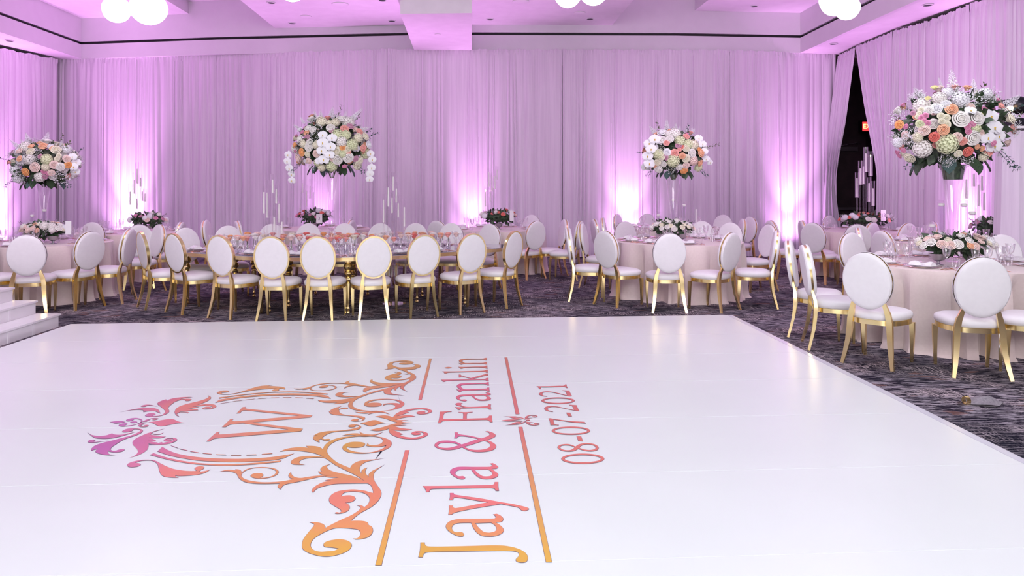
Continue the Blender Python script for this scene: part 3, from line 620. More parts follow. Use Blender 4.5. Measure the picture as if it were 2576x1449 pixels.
curtain('drape on the right wall beside the photographer', (7.5, 8.18), (7.5, 4.5), 45, 'pleated drapes around the room', dens=.6)

# dark doorway behind the gap: door, closer, exit sign
dr = struct('door_1', MB().box(7.75, 8.65, 17.50, 17.58, 0, 2.72).mesh('door_1', M['dark'], False))
ob('door_closer', MB().box(8.02, 8.42, 17.42, 17.50, 2.42, 2.52).mesh('door_closer', M['steel'], False), dr)
ob('closer_arm', MB().tube([(8.05, 17.46, 2.55), (8.4, 17.40, 2.62), (8.5, 17.46, 2.58)], .012, 6).mesh('closer_arm', M['steel']), dr)
ob('push_bar', MB().box(7.9, 8.5, 17.40, 17.46, .98, 1.05).mesh('push_bar', M['steel'], False), dr)
es = thing('exit_sign', 'small red lit EXIT sign above the doorway in the curtain gap', 'sign', (8.44, 16.9, 2.86))
ob('housing', MB().box(-.17, .17, 0, .19, 0, .27).mesh('housing', M['dark_metal'], False), es)
ob('face', MB().box(-.165, .165, -.012, -.001, .005, .22).mesh('face', M['exit_red'], False), es)
def text(s, size, mt, parent, loc, rot=(PI / 2, 0, 0), name='lettering', ext=.002):
    cu = bpy.data.curves.new(name, 'FONT'); cu.body = s; cu.size = size; cu.extrude = ext; cu.align_x = 'CENTER'; cu.align_y = 'CENTER'
    o = bpy.data.objects.new('t', cu); COL.objects.link(o); me = bpy.data.meshes.new_from_object(o); bpy.data.objects.remove(o); bpy.data.curves.remove(cu)
    me.materials.clear(); me.materials.append(mt)
    return ob(name, me, parent, loc, rot)
ob('bracket', MB().box(.171, .26, .08, .12, .1, .16).mesh('bracket', M['dark_metal'], False), es)
text('EXIT', .155, M['exit_letter'], es, (0, -.015, .112))

# ------------------------------------------------------------------ uplights along the drapes
def uplight(loc, aimto, power, label, up, col=(.95, .42, 1.0), spread=62, core=None):
    t = thing('led_uplight', label, 'light', loc, 0, 'magenta LED uplights on the floor by the drapes')
    ob('housing', MB().lathe([(.07, 0.002), (.085, .02), (.085, .16), (.07, .19)], 14, cap=(True, False)).mesh('housing', M['dark_metal']), t)
    ob('lens', MB().lathe([(.062, .191), (.04, .196)], 14, cap=(False, False)).mesh('lens', M['lens']), t)
    v = Vector(aimto) - Vector(loc); v.z = 0; v.normalize()
    for p, cc, sp, bl, dz, zz in ((power * .30, col, 95, 1.0, (.62, .8), .2), (1100 * up, (.95, .40, 1.0), 84, 1.0, (-.42, 1), .22), (power * .16, (.66, .64, 1.0), 110, 1.0, (.8, .3), .12), (power * 1.3, (.98, .46, 1.0), 46, 1.0, (.34, 1), .2)):
        d = bpy.data.lights.new('uplight_beam', 'SPOT'); d.energy = p; d.color = cc; d.spot_size = math.radians(sp); d.spot_blend = bl; d.shadow_soft_size = .06
        o = bpy.data.objects.new('uplight_beam', d); COL.objects.link(o); o.parent = t; o.location = (0, 0, zz)
        o.rotation_euler = Vector((v.x * dz[0], v.y * dz[0], dz[1])).to_track_quat('-Z', 'Y').to_euler(); o['kind'] = 'helper'
    return t
UL = [((-10.4, 14.7), (-10.95, 14.9), 1.15, 'magenta LED uplight by the left wall drape'), ((-8.75, 15.95), (-8.75, 16.6), 1.5, 'magenta LED uplight behind the far left table'),
      ((-4.25, 15.3), (-4.2, 15.75), .28, 'faint LED uplight behind the number three table'), ((-.85, 15.1), (-.85, 15.6), .55, 'LED uplight behind the gold table, right end'),
      ((2.45, 15.05), (2.5, 15.6), .95, 'LED uplight behind the middle round table'), ((6.1, 15.25), (6.2, 15.8), 1.0, 'LED uplight in the right corner of the back wall'),
      ((6.92, 11.5), (7.4, 11.45), .95, 'LED uplight at the right wall drape')]
for ((x, y), (ax, ay), p, lab), up in zip(UL, (.48, .60, .55, .55, .58, .48, .26)):
    uplight((x, y, 0), (ax, ay, 3.2), 420 * p, lab, up)

# ------------------------------------------------------------------ pendant globe clusters
def pendant(label, balls, D):
    x0 = sum(b[0] for b in balls) / len(balls)
    X0 = XD(x0, D)[0]
    t = thing('globe_pendant', label, 'lamp', (X0, D, CH), 0, 'lit globe lamp clusters hanging from the ceiling')
    rr = random.Random(int(x0))
    for px, py, r in balls:
        X = XD(px, D)[0] - X0; Z = ZD(py, D) - CH; R = r * D / 1800
        m = MB().ball((0, 0, 0), R, 18, 12, .97)
        m.v = [(x * (1 + .03 * math.sin(5 * z / R + px)), y, z) for x, y, z in m.v]
        ob('globe', m.mesh('globe', M['globe']), t, (X, rr.uniform(-.15, .15), Z))
        ob('cord', MB().tube([(0, 0, R * .95), (0, 0, -Z - .01)], .006, 6).mesh('cord', M['steel']), t, (X, 0, Z))
    ob('ceiling_plate', MB().lathe([(.2, 0), (.2, -.03)], 20).mesh('ceiling_plate', M['steel']), t)
    return t
pendant('two lit white globe lamps hanging top left', [(289, 22, 34), (367, 16, 45)], 10.5)
pendant('two lit white globe lamps hanging right of the beam', [(1428, -12, 34), (1491, -16, 36)], 10.5)
pendant('two overlapping lit white globe lamps at the top right', [(2093, 7, 39), (2131, 20, 31)], 10.5)
pendant('lit globe lamp showing only its lowest tip above the gold table bouquet', [(731, -34, 36)], 10.5)
# ------------------------------------------------------------------ banquet chairs
def ellp(a, rx, rz): return rx * math.cos(a), rz * math.sin(a)
LEAN = math.radians(8)
def back_pt(x, v, n):
    "oval-back plane: x sideways, v along the leaning back from its centre, n along its outward (rear) normal"
    cz, cy = .728, -.262
    return (x, cy - v * math.sin(LEAN) - n * math.cos(LEAN), cz + v * math.cos(LEAN) - n * math.sin(LEAN) * 1.0)
def make_chair(gold_rim):
    t = thing('banquet_chair', 'gold framed oval-back banquet chair with white leatherette seat', 'chair')
    RXo, RZo = (.203, .247) if gold_rim else (.196, .240)
    rimw = .016 if gold_rim else .006
    # ring
    m = MB(); n = 40; rg = []
    for i in range(n):
        a = 2 * PI * i / n
        for (dr, dn) in ((0, -.016), (0, .016), (-rimw, .016), (-rimw, -.016)):
            x = (RXo + dr) * math.cos(a); v = (RZo + dr) * math.sin(a); rg.append(back_pt(x, v, dn))
    m.add(rg, [(4 * i + j, 4 * ((i + 1) % n) + j, 4 * ((i + 1) % n) + (j + 1) % 4, 4 * i + (j + 1) % 4) for i in range(n) for j in range(4)])
    ob('back_frame', m.mesh('back_frame', M['gold']), t)
    # pad
    m = MB(); rx, rz = (RXo - rimw + .001, RZo - rimw + .001) if gold_rim else (RXo + .004, RZo + .004)
    for sgn, dep in ((1, .012 if gold_rim else .040), (-1, .042)):
        prof = ((1.0, .010), (1.0, dep * .35 + .012), (.955, dep * .72 + .008), (.85, dep * .92 + .004), (.6, dep * 1.04 + .003), (.3, dep * 1.1 + .002)) if not (gold_rim and sgn == 1) else ((1.0, .010), (.97, .017), (.9, .0195), (.6, .022), (.3, .023))
        vs = []; fs = []; n = 32
        for r, d in prof:
            for i in range(n):
                a = 2 * PI * i / n; vs.append(back_pt(rx * r * math.cos(a), rz * r * math.sin(a), sgn * d))
        vs.append(back_pt(0, 0, sgn * prof[-1][1]))
        for j in range(len(prof) - 1):
            for i in range(n): fs.append((j * n + i, j * n + (i + 1) % n, (j + 1) * n + (i + 1) % n, (j + 1) * n + i))
        k = (len(prof) - 1) * n
        for i in range(n): fs.append((k + i, k + (i + 1) % n, len(vs) - 1))
        m.add(vs, fs)
    ob('backrest', m.mesh('backrest', M['leather']), t)
    # seat: trapezoid with rounded corners and a crown
    def outline(s, n=36):
        pts = []
        for i in range(n):
            a = 2 * PI * i / n; ca, sa = math.cos(a), math.sin(a)
            e = .62
            x = math.copysign(abs(ca) ** e, ca); y = math.copysign(abs(sa) ** e, sa)
            wd = .176 + .064 * (y + 1) / 2 + .016 * (1 - y * y)
            pts.append((x * wd * s, .215 * y * s + .0))
        return pts
    m = MB(); vs = []; fs = []; n = 36
    for s, z in ((.96, .392), (1.0, .402), (1.025, .420), (1.01, .440), (.95, .457), (.8, .470), (.5, .479), (.2, .482)):
        vs += [(x, y, z) for x, y in outline(s)]
    vs.append((0, 0, .483)); k = 7 * n
    for j in range(7):
        for i in range(n): fs.append((j * n + i, j * n + (i + 1) % n, (j + 1) * n + (i + 1) % n, (j + 1) * n + i))
    fs += [(k + i, k + (i + 1) % n, len(vs) - 1) for i in range(n)] + [tuple(range(n - 1, -1, -1))]
    ob('seat', m.add(vs, fs).mesh('seat', M['leather']), t)
    m = MB(); vs = []; fs = []
    for s, z in ((.985, .391), (.985, .350), (.93, .350), (.93, .391)): vs += [(x, y, z) for x, y in outline(s)]
    for j in range(4):
        for i in range(n): fs.append((j * n + i, j * n + (i + 1) % n, ((j + 1) % 4) * n + (i + 1) % n, ((j + 1) % 4) * n + i))
    ob('seat_frame', m.add(vs, fs).mesh('seat_frame', M['gold'], True, False), t)
    # legs
    bow = 0 if gold_rim else .018
    for s in (-1, 1):
        ox = s * (.112 if gold_rim else .125)
        hx = (.168, .156, .142, .133, .128, .122, .112, .106) if gold_rim else (.205, .188, .172, .163, .159, .147, .126, .118)
        path = [(s * x_, y_, z_) for x_, y_, z_ in zip(hx, (-.285, -.262, -.236, -.222, -.218, -.222, -.240, -.246), (0, .09, .20, .31, .385, .455, .53, .555))]
        ww = [.0115, .0140, .017, .0190, .0195, .018, .015, .012] if gold_rim else [.013, .017, .0205, .023, .0235, .0215, .016, .012]
        m = MB(); m.tube(path, [(x, y) for x, y in zip(ww, [.011, .012, .0145, .016, .0165, .014, .011, .008])], square=True, up=(0, 1, 0))
        ob('leg', m.mesh('leg', M['gold'], True), t)
        path = [(s * .196, .185, 0), (s * .200, .183, .12), (s * .203, .178, .26), (s * .203, .172, .349)]
        m = MB(); m.tube(path, [.0105, .0135, .0175, .0195], square=True, up=(0, 1, 0))
        ob('leg', m.mesh('leg', M['gold'], True), t)
    if not t.get('x'): pass
    return t
chairA = make_chair(True); chairB = make_chair(False)
RMIN = 1.24
CP = []                                      # centres of chairs (x, y, facing)
TB = {'right': (4.38, 7.2, 'front right'), 'mid': (2.36, 10.22, 'middle'), 'left': (-6.55, 9.9, 'left'), 'farleft': (-6.5, 12.35, 'far left'), 'three': (-3.6, 13.45, 'number three'),
      'farmid': (-.30, 13.25, 'far middle'), 'back': (3.05, 13.75, 'back'), 'thirteen': (6.15, 12.8, 'thirteen'), 'edge': (6.25, 10.1, 'right edge')}
GOLD_EDGE = [(-4.3, 9.82), (-3.9, 10.02), (-3.2, 10.28), (-2.3, 10.5), (-1.4, 10.55), (-.6, 10.48), (-.05, 10.3)]
def put_chair(kind, x, y, yaw, label, group):
    "x, y is the seat centre; yaw 0 looks along +Y, positive turns to the right; a seat too deep in a cloth is drawn back from it"
    for tx, ty, nm in TB.values():
        if math.hypot(x - tx, y - ty) < RMIN:
            best = None
            for k in range(1, 60):
                for sg in (1, -1):
                    f = 1 + sg * k * .004
                    if math.hypot(x * f - tx, y * f - ty) >= RMIN: best = f; break
                if best: break
            if best and abs(best - 1) < .09: x *= best; y *= best
            d = math.hypot(x - tx, y - ty)
            if d < RMIN: x = tx + (x - tx) / d * RMIN; y = ty + (y - ty) / d * RMIN
    o = use(chairA if kind == 'A' else chairB, (x, y, 0), -math.radians(yaw), label, group)
    CP.append([x, y, yaw, group, o, kind])
    return o
def by_feet(kind, p1, p2, label, group):
    a, b = P(*p1), P(*p2)
    vx, vy = b[0] - a[0], b[1] - a[1]
    yaw = math.degrees(math.atan2(-vy, vx)); r = math.radians(yaw)
    mx, my = (a[0] + b[0]) / 2, (a[1] + b[1]) / 2
    o = put_chair(kind, mx + .285 * math.sin(r), my + .285 * math.cos(r), yaw, label, group); CP[-1].append(1)
    return o
def by_top(kind, px, py, yaw, label, group, D=None):
    D = D or 1800 * (1.51 - .97) / (py - 474)
    x, y = XD(px, D); r = math.radians(yaw)
    return put_chair(kind, x + .27 * math.sin(r), y + .27 * math.cos(r), yaw, label, group)
G1 = 'chairs around the gold table'
front = [((346, 773), (365, 781)), ((418, 786), (456, 792)), ((523, 800), (580, 805)), ((646, 811), (718, 811)), ((762, 811), (836, 811)), ((903, 811), (978, 807)), ((1031, 802.6), (1103, 796.7)), ((1156, 793), (1220, 786)), ((1274, 777.5), (1314, 768))]
nth = ['leftmost', 'second from left', 'third from left', 'fourth from left', 'middle', 'fourth from right', 'third from right', 'second from right', 'rightmost']
for (a, b), s in zip(front, nth): by_feet('A', a, b, '%s gold-rimmed white chair in the front row of the gold table' % s, G1)
backs = [(458.5, 575, 128), (573.5, 571, 150), (664, 570, 165), (716, 569, 168), (776, 568, 170), (856, 564, 176), (952, 562, 180), (1044, 562, 184), (1133, 562, 188), (1221, 562, 215)]
BD = [9.75, 10.35, 10.75, 10.9, 11.0, 11.05, 11.1, 11.1, 11.1, 10.9]
bw = ['leftmost', 'second from left', 'third from left, behind the candle tubes,', 'fourth from left', 'fifth from left, left of the tall vase,', 'sixth from left, right of the tall vase,', 'fourth from right', 'third from right', 'second from right', 'rightmost']
for (px, py, yw), D, s in zip(backs, BD, bw):
    if px in (664,): continue
    by_top('B', px, py, yw, 'far-side gold table chair facing the camera, %s' % s.replace(',', ''), G1, D)
G2 = 'chairs around the middle round table'
by_top('B', 1684, 586, 2, 'white oval-back chair seen straight from behind at the middle round table', G2, 8.66)
by_feet('B', (1495, 766), (1551, 776), 'front left chair of the middle round table, seat turned to the right', G2)
by_feet('B', (1812, 783), (1863.5, 773), 'front right chair of the middle round table, seat turned to the left', G2)
by_top('B', 1448, 575, 93, 'edge-on chair at the left end of the middle round table', G2, 9.65)
by_top('B', 1464, 568, 108, 'left rear chair of the middle round table, behind the edge-on one', G2, 10.5)
by_top('B', 1572, 565, 160, 'far-side chair left of the low flowers on the middle round table', G2, 11.45)
by_top('B', 1771, 556, 190, 'far-side chair right of the low flowers on the middle round table', G2, 11.75)
by_top('B', 1842, 564, 214, 'far right chair facing the camera at the middle round table', G2, 11.25)
by_top('B', 1922, 568, -107, 'right rear chair of the middle round table, facing left', G2, 10.5)
by_top('B', 1948, 576, -74, 'edge-on chair at the right end of the middle round table', G2, 9.6)
G3 = 'chairs around the front right round table'
by_feet('B', (2122, 913), (2241, 934), 'large front chair of the right round table with gold rim on its right', G3)
by_feet('B', (2395, 951), (2550, 960), 'nearest chair, seen from behind, with a loose white thread under its seat', G3)
by_feet('B', (2018, 859), (2033.5, 880), 'edge-on chair with glowing gold rim left of the front right table', G3)
by_top('B', 2020, 601, 114, 'chair partly hidden behind the glowing edge-on chair at the front right table', G3, 7.45)
by_top('B', 2141, 593, 158, 'chair showing its front at the far left of the front right table', G3, 8.35)
G10 = 'chairs around the table at the right photo edge'
by_top('B', 2222, 579, 78, 'grey-backed chair with its rim lit on the right, behind the front right table', G10, 9.15)
by_top('B', 2163, 571, 113, 'thin edge-on chair with a bright gold rim stripe behind the front right table', G10, 9.9)
by_top('B', 2520, 597, 205, 'far-side chair behind the goblets at the right of the front right table', G3, 8.35)
by_top('B', 2668, 655, -48, 'chair cut by the right edge of the photo at the front table', G3, 6.25)
G4 = 'chairs around the left round table'
by_top('B', 77, 593, -22, 'left front chair seen from behind, beside the white steps', G4, 8.55)
by_feet('B', (196, 767.6), (254.7, 758), 'chair seen from behind with its seat turned left at the left table', G4)
by_top('B', 266, 569, -140, 'chair facing the camera at the right of the left round table', G4, 10.4)
by_feet('B', (311, 748.8), (335.7, 740.6), 'edge-on chair with amber rim between the left table and the gold table', G4)
by_top('B', 249, 566, 178, 'far-side chair of the left round table near the first uplight', G4, 11.2)
by_top('B', -14, 590, 8, 'chair cut by the left photo edge behind the steps', G4, 8.75)
by_top('B', 2, 577, 95, 'chair at the left photo edge facing the left table', G4, 10.0) if False else None
G5 = 'chairs around the far left table'
by_top('B', 352, 572, -32, 'far left table chair partly behind the leftmost gold-table chair', G5, 10.65)
by_top('B', 450, 561, -98, 'far left table chair facing left, above the second front chair', G5, 11.9)
by_top('B', 219, 572, 50, 'far left table chair at its left side', G5, 11.4) if False else None
G6 = 'chairs around the number three table'
by_top('B', 520, 561, 86, 'edge-on far chair left of the number three table', G6, 12.2)
by_top('B', 600, 563, 60, 'far chair behind the second back-row chair of the gold table', G6, 12.0)
by_top('B', 880, 555, -80, 'lilac-shaded far chair right of the tall vase', G6, 12.8)
G7 = 'chairs around the far middle table'
by_feet('B', (1325, 699), (1370.6, 694.5), 'chair seen from behind right of the gold table, at the far middle table', G7)
by_top('B', 1403, 550, -102, 'far middle table chair with its gold rim on the right', G7, 12.9)
by_top('B', 1429, 555, -72, 'edge-on far chair left of the middle round table', G7, 12.1)
by_top('B', 1338, 549, 205, 'far-side chair behind the table card of the far middle table', G7, 14.3)
by_top('B', 1101, 562, 28, 'shaded far chair behind the third back-row chair from the right', G7, 12.4)
by_top('B', 1240, 563, 4, 'chair seen from behind near the far middle table, behind the rightmost back-row chair', G7, 11.9) if False else None
G8 = 'chairs around the back table near the curtain'
by_top('B', 1508, 549, 82, 'leftmost edge-on chair of the back table behind the middle round table', G8, 12.8)
by_top('B', 1526, 553, 100, 'second chair from the left at the back table behind the middle round table', G8, 13.45)
by_top('B', 1556, 547, 60, 'dark-rimmed chair left of the bright uplight behind the middle round table', G8, 12.2) if False else None
by_top('B', 1554, 547, 120, 'chair just left of the bright uplight at the back table', G8, 14.1)
by_top('B', 1626, 544, 165, 'far-side back table chair right of the bright uplight', G8, 14.75)
by_top('B', 1819, 544, 200, 'far-side back table chair to the right of the table card', G8, 14.65)
by_top('B', 1866, 551, -88, 'right-hand chair of the back table, its rim lit', G8, 12.9)
by_top('B', 1886, 547, -112, 'outermost right chair of the back table with orange rim', G8, 13.6)
G9 = 'chairs around table thirteen'
by_top('B', 2046, 559, 48, 'chair seen from behind at the left of table thirteen', G9, 11.3)
by_top('B', 1980, 554, 82, 'leftmost edge-on chair of table thirteen by the bright drape', G9, 12.1)
by_top('B', 1999, 549, 98, 'second chair from the left at table thirteen by the bright drape', G9, 12.9)
by_top('B', 2086, 546, 150, 'far-side chair of table thirteen in front of the dark doorway edge', G9, 13.75)
by_top('B', 2156, 563, 14, 'near-side chair of table thirteen seen from behind', G9, 10.8)
by_top('B', 2205, 565, -10, 'near-side chair of table thirteen, right of the previous one, rim on its left', G9, 10.6) if False else None
by_top('B', 2209, 565, -34, 'near-side chair of table thirteen with its rim lit on the left', G9, 11.35)
by_top('B', 2286, 562, -22, 'chair of table thirteen with pink rim, left of the floating candle cylinders', G9, 11.25)
by_top('B', 2318, 549, -78, 'chair of table thirteen beside the right wall drape', G9, 12.1)

# chairs that would stand in one another are eased apart a little
for it in range(40):
    for i in range(len(CP)):
        for j in range(i + 1, len(CP)):
            a, b = CP[i], CP[j]; dx, dy = b[0] - a[0], b[1] - a[1]; dd = math.hypot(dx, dy)
            mind = .53 if (a[5] == 'B' and b[5] == 'B') else .50
            if dd < mind:
                k = (mind - dd) / dd * .25; wa = 0 if len(a) > 6 else 2; wb = 0 if len(b) > 6 else 2
                a[0] -= dx * k * wa; a[1] -= dy * k * wa; b[0] += dx * k * wb; b[1] += dy * k * wb
    for c in CP:
        for tx, ty, nm in TB.values():
            dd = math.hypot(c[0] - tx, c[1] - ty)
            if dd < RMIN: c[0] = tx + (c[0] - tx) / dd * RMIN; c[1] = ty + (c[1] - ty) / dd * RMIN
for c in CP: c[4].location = (c[0], c[1], 0)

# ------------------------------------------------------------------ tables
def round_cloth(seed, R=.905, H=.765, hang=.0, folds=17):
    rnd = random.Random(seed); n = 144
    ph = [(k, rnd.uniform(0, 6.3), rnd.uniform(.5, 1)) for k in (folds, folds - 4, folds + 7, 5)]
    def wave(a): return sum(c_ * math.sin(k * a + p) for k, p, c_ in ph) / 1.9
    vs = []; fs = []
    rings = [(.0, H, 0), (.5, H, 0), (.93, H, 0), (.985, H - .001, 0), (1.0, H - .008, .02), (1.008, H - .03, .10), (1.02, H - .10, .45), (1.03, H - .22, .85), (1.035, .38, 1.0), (1.045, .22, 1.05), (1.055, .10, 1.15), (1.065, .035, 1.25), (1.085, .012, 1.35), (1.095, .003, 1.35)]
    vs.append((0, 0, H))
    for j, (r, z, f) in enumerate(rings[1:]):
        for i in range(n):
            a = 2 * PI * i / n; w_ = wave(a)
            rr = R * r + f * (.016 * w_ - .15 * max(0, -w_ + .05) ** .8)
            zz = z + (.028 * max(0, math.sin(9 * a + seed)) * (1 if 9 <= j <= 11 else 0)) * (1 if z < .1 else 0)
            vs.append((rr * math.cos(a + .02 * w_ * f), rr * math.sin(a + .02 * w_ * f), zz))
    fs += [(0, 1 + i, 1 + (i + 1) % n) for i in range(n)]
    for j in range(len(rings) - 2):
        o = 1 + j * n
        for i in range(n): fs.append((o + i, o + (i + 1) % n, o + n + (i + 1) % n, o + n + i))
    me = MB().add(vs, fs).mesh('tablecloth', M['cloth'], True, False)
    me.polygons.foreach_set('use_smooth', [True] * len(me.polygons)); return me
tab0 = thing('round_table', 'x', 'table'); ob('tabletop', MB().lathe([(.84, .735), (.855, .74), (.855, .755), (.84, .758)], 40).mesh('tabletop', M['white_paint']), tab0)
for s in (-1, 1):
    ob('leg', MB().tube([(s * .45, -.3, 0), (s * .45, 0, .35), (s * .45, .3, 0)], .014, 6).mesh('leg', M['steel']), tab0)
    ob('leg', MB().tube([(s * .45, 0, .35), (s * .45, 0, .735)], .014, 6).mesh('leg', M['steel']), tab0)
cl_names = {'right': 'champagne cloth on the large round table at the front right', 'mid': 'champagne cloth on the middle round table under the second bouquet', 'left': 'champagne cloth on the round table at the left edge',
            'farleft': 'champagne cloth on the far left table behind the left table', 'three': 'cloth on the number three table behind the gold table', 'farmid': 'cloth on the far middle table behind the gold table, right end',
            'back': 'cloth on the back table behind the middle round table', 'thirteen': 'cloth on table thirteen in front of the dark doorway', 'edge': 'cloth on the table at the right photo edge'}
for i, (k, (x, y, nm)) in enumerate(TB.items()):
    use(tab0, (x, y, 0), .3 * i, 'round banquet table under the champagne cloth, %s table' % nm, 'cloth-covered round tables')
    tag(ob('tablecloth', round_cloth(50 + i), None, (x, y, 0), (0, 0, .7 * i)), cl_names[k], 'tablecloth', 'champagne floor-length cloths')
TH = .766
# gold table
fr = [(-4.42, 9.55), (-4.22, 9.18), (-3.75, 8.86), (-3.1, 8.57), (-2.5, 8.44), (-2.0, 8.44), (-1.5, 8.62), (-1.0, 8.98), (-.5, 9.42), (-.12, 9.80), (.06, 10.05), (-.05, 10.3), (-.6, 10.48), (-1.4, 10.55), (-2.3, 10.5), (-3.2, 10.28), (-3.9, 10.02), (-4.3, 9.82)]
def smooth(pts, k=4):
    out = []; n = len(pts)
    for i in range(n):
        p0, p1, p2, p3 = [Vector(pts[(i + j) % n]) for j in (-1, 0, 1, 2)]
        for j in range(k):
            t = j / k
            q = .5 * ((2 * p1) + (p2 - p0) * t + (2 * p0 - 5 * p1 + 4 * p2 - p3) * t * t + (3 * p1 - p0 - 3 * p2 + p3) * t ** 3); out.append((q.x, q.y))
    return out
GT = smooth(fr); gx, gy = -2.2, 9.5
def inset(pts, d):
    out = []
    for i, p in enumerate(pts):
        t = (Vector(pts[(i + 1) % len(pts)]) - Vector(pts[i - 1])).normalized(); out.append((p[0] - t.y * d, p[1] + t.x * d))
    return out
GH = .70
gt = thing('gold_dining_table', 'long curved gold table with mirror top and turned gold legs', 'table', (gx, gy, 0))
loc = [(x - gx, y - gy) for x, y in GT]
ob('apron', MB().prism(loc, GH - .052, GH - .007).mesh('apron', M['gold'], False), gt)
ob('tabletop', MB().prism(inset(loc, -.012), GH - .0065, GH).mesh('tabletop', M['mirror'], False), gt)
leg_prof = [(.004, 0), (.016, .006), (.022, .02), (.018, .034), (.010, .044), (.017, .056), (.020, .064), (.015, .074), (.012, .09), (.016, .14), (.024, .24), (.031, .33), (.034, .37), (.022, .385), (.034, .395), (.042, .415), (.034, .436),
            (.024, .446), (.040, .460), (.051, .487), (.040, .514), (.026, .524), (.044, .540), (.058, .572), (.044, .604), (.028, .616), (.040, .622), (.040, .647)]
leg_me = MB().lathe(leg_prof, 20).mesh('leg', M['gold'])
for px, py in ((470, 765), (591, 759), (639, 748), (726, 773), (677, 786), (794, 741), (876, 790), (886, 768), (925, 743), (1049, 762), (1062, 747), (1170, 766)):
    x, y = P(px, py); ob('leg', leg_me, gt, (x - gx, y - gy, .0005))

# ------------------------------------------------------------------ tableware
def goblet(h=.20, r=.040, stem=.09, fr_=.034):
    return [(fr_, .001), (fr_ * .9, .004), (.006, .010), (.0045, stem * .5), (.0055, stem * .75), (.0045, stem), (.014, stem + .010), (r * .72, stem + .030), (r * .92, stem + .062), (r, h - .01), (r * 1.12, h)]
gob0 = thing('goblet', 'x', 'glass'); pr = goblet()
ob('bowl', MB().lathe(pr[5:], 12, cap=(True, False)).mesh('bowl', M['glass'], True, False), gob0); ob('stem', MB().lathe(pr[:6], 10, cap=(True, False)).mesh('stem', M['glass'], True, False), gob0)
tum0 = thing('tumbler', 'x', 'glass'); ob('bowl', MB().lathe([(.030, .001), (.034, .02), (.038, .085)], 12, cap=(True, False)).mesh('bowl', M['glass'], True, False), tum0)
chg0 = thing('charger_plate', 'x', 'plate'); ob('plate', MB().lathe([(.10, .001), (.11, .004), (.160, .013)], 28, cap=(True, False)).mesh('plate', M['glass'], True, False), chg0)
ob('gold_rim', MB().lathe([(.157, .0125), (.163, .0145), (.164, .0125), (.158, .011)], 28, cap=(False, False)).mesh('gold_rim', M['rose_gold']), chg0)
dis0 = thing('dinner_plate', 'x', 'plate'); ob('plate', MB().lathe([(.07, 0), (.08, .003), (.125, .016), (.128, .018), (.08, .008), (.001, .007)], 24, cap=(True, False)).mesh('plate', M['plate']), dis0)
def napkin_me():
    def fn(u, v):
        x = (u - .5) * .20; y = (v - .5) * .10
        pinch = 1 - .55 * math.exp(-((u - .5) / .10) ** 2)
        z = .018 + .022 * (1 - (2 * v - 1) ** 2) * (.7 + .5 * math.sin(9 * u)) * (1.25 - pinch * .3) + .006 * math.sin(25 * v)
        return (x, y * pinch, z)
    m = MB().grid(fn, 12, 8)
    def fb(u, v):
        x, y, z = fn(u, v); return (x, y, .001)
    m.grid(fb, 12, 8)
    for u0, side in ((0, 0), (1, 0)):
        pass
    nu = 12; n1 = 13 * 9
    for u in range(nu):
        m.f.append((u, u + 1, n1 + u + 1, n1 + u)); m.m.append(0); k = 8 * 13; m.f.append((k + u + 1, k + u, n1 + k + u, n1 + k + u + 1)); m.m.append(0)
    for v in range(8):
        a = v * 13; m.f.append((a + 13, a, n1 + a, n1 + a + 13)); m.m.append(0); a += 12; m.f.append((a, a + 13, n1 + a + 13, n1 + a)); m.m.append(0)
    return m.mesh('linen', M['napkin'])
nap0 = thing('napkin', 'x', 'napkin'); ob('linen', napkin_me(), nap0)
ob('napkin_ring', MB().tube([(math.cos(a) * .0 , math.cos(a) * .030, .026 + math.sin(a) * .025) for a in [2 * PI * k / 14 for k in range(15)]], [(.004, .010)] * 15, 6, square=True, cap=False, up=(1, 0, 0)).mesh('napkin_ring', M['acrylic']), nap0)
def cutlery_me(kind):
    m = MB()
    m.tube([(0, -.10, .003), (0, 0, .005), (0, .05, .004)], [(.006, .0018), (.004, .0016), (.004, .0015)], square=True)
    if kind == 'fork':
        for k in (-1.5, -.5, .5, 1.5): m.tube([(k * .0045, .055, .004), (k * .005, .10, .006)], (.0012, .001), square=True)
        m.box(-.0085, .0085, .045, .058, .003, .0055)
    elif kind == 'spoon': m.ball((0, .075, .005), .018, 8, 4, .22)
    else: m.add([(-.006, .04, .004), (.008, .04, .004), (.008, .09, .004), (.0, .12, .004), (-.006, .11, .004), (-.006, .04, .0055), (.008, .04, .0055), (.008, .09, .0055), (0, .12, .0055), (-.006, .11, .0055)], [(4, 3, 2, 1, 0), (5, 6, 7, 8, 9), (0, 1, 6, 5), (1, 2, 7, 6), (2, 3, 8, 7), (3, 4, 9, 8), (4, 0, 5, 9)])
    return m.mesh(kind, M['rose_gold'])
cut0 = {}
for kd in ('fork', 'knife', 'spoon'):
    cut0[kd] = tag(ob(kd, cutlery_me(kd)), 'x', 'cutlery')
OB = []
def obst(px, D, r, py=None): OB.append((XD(px, D)[0], D, r))
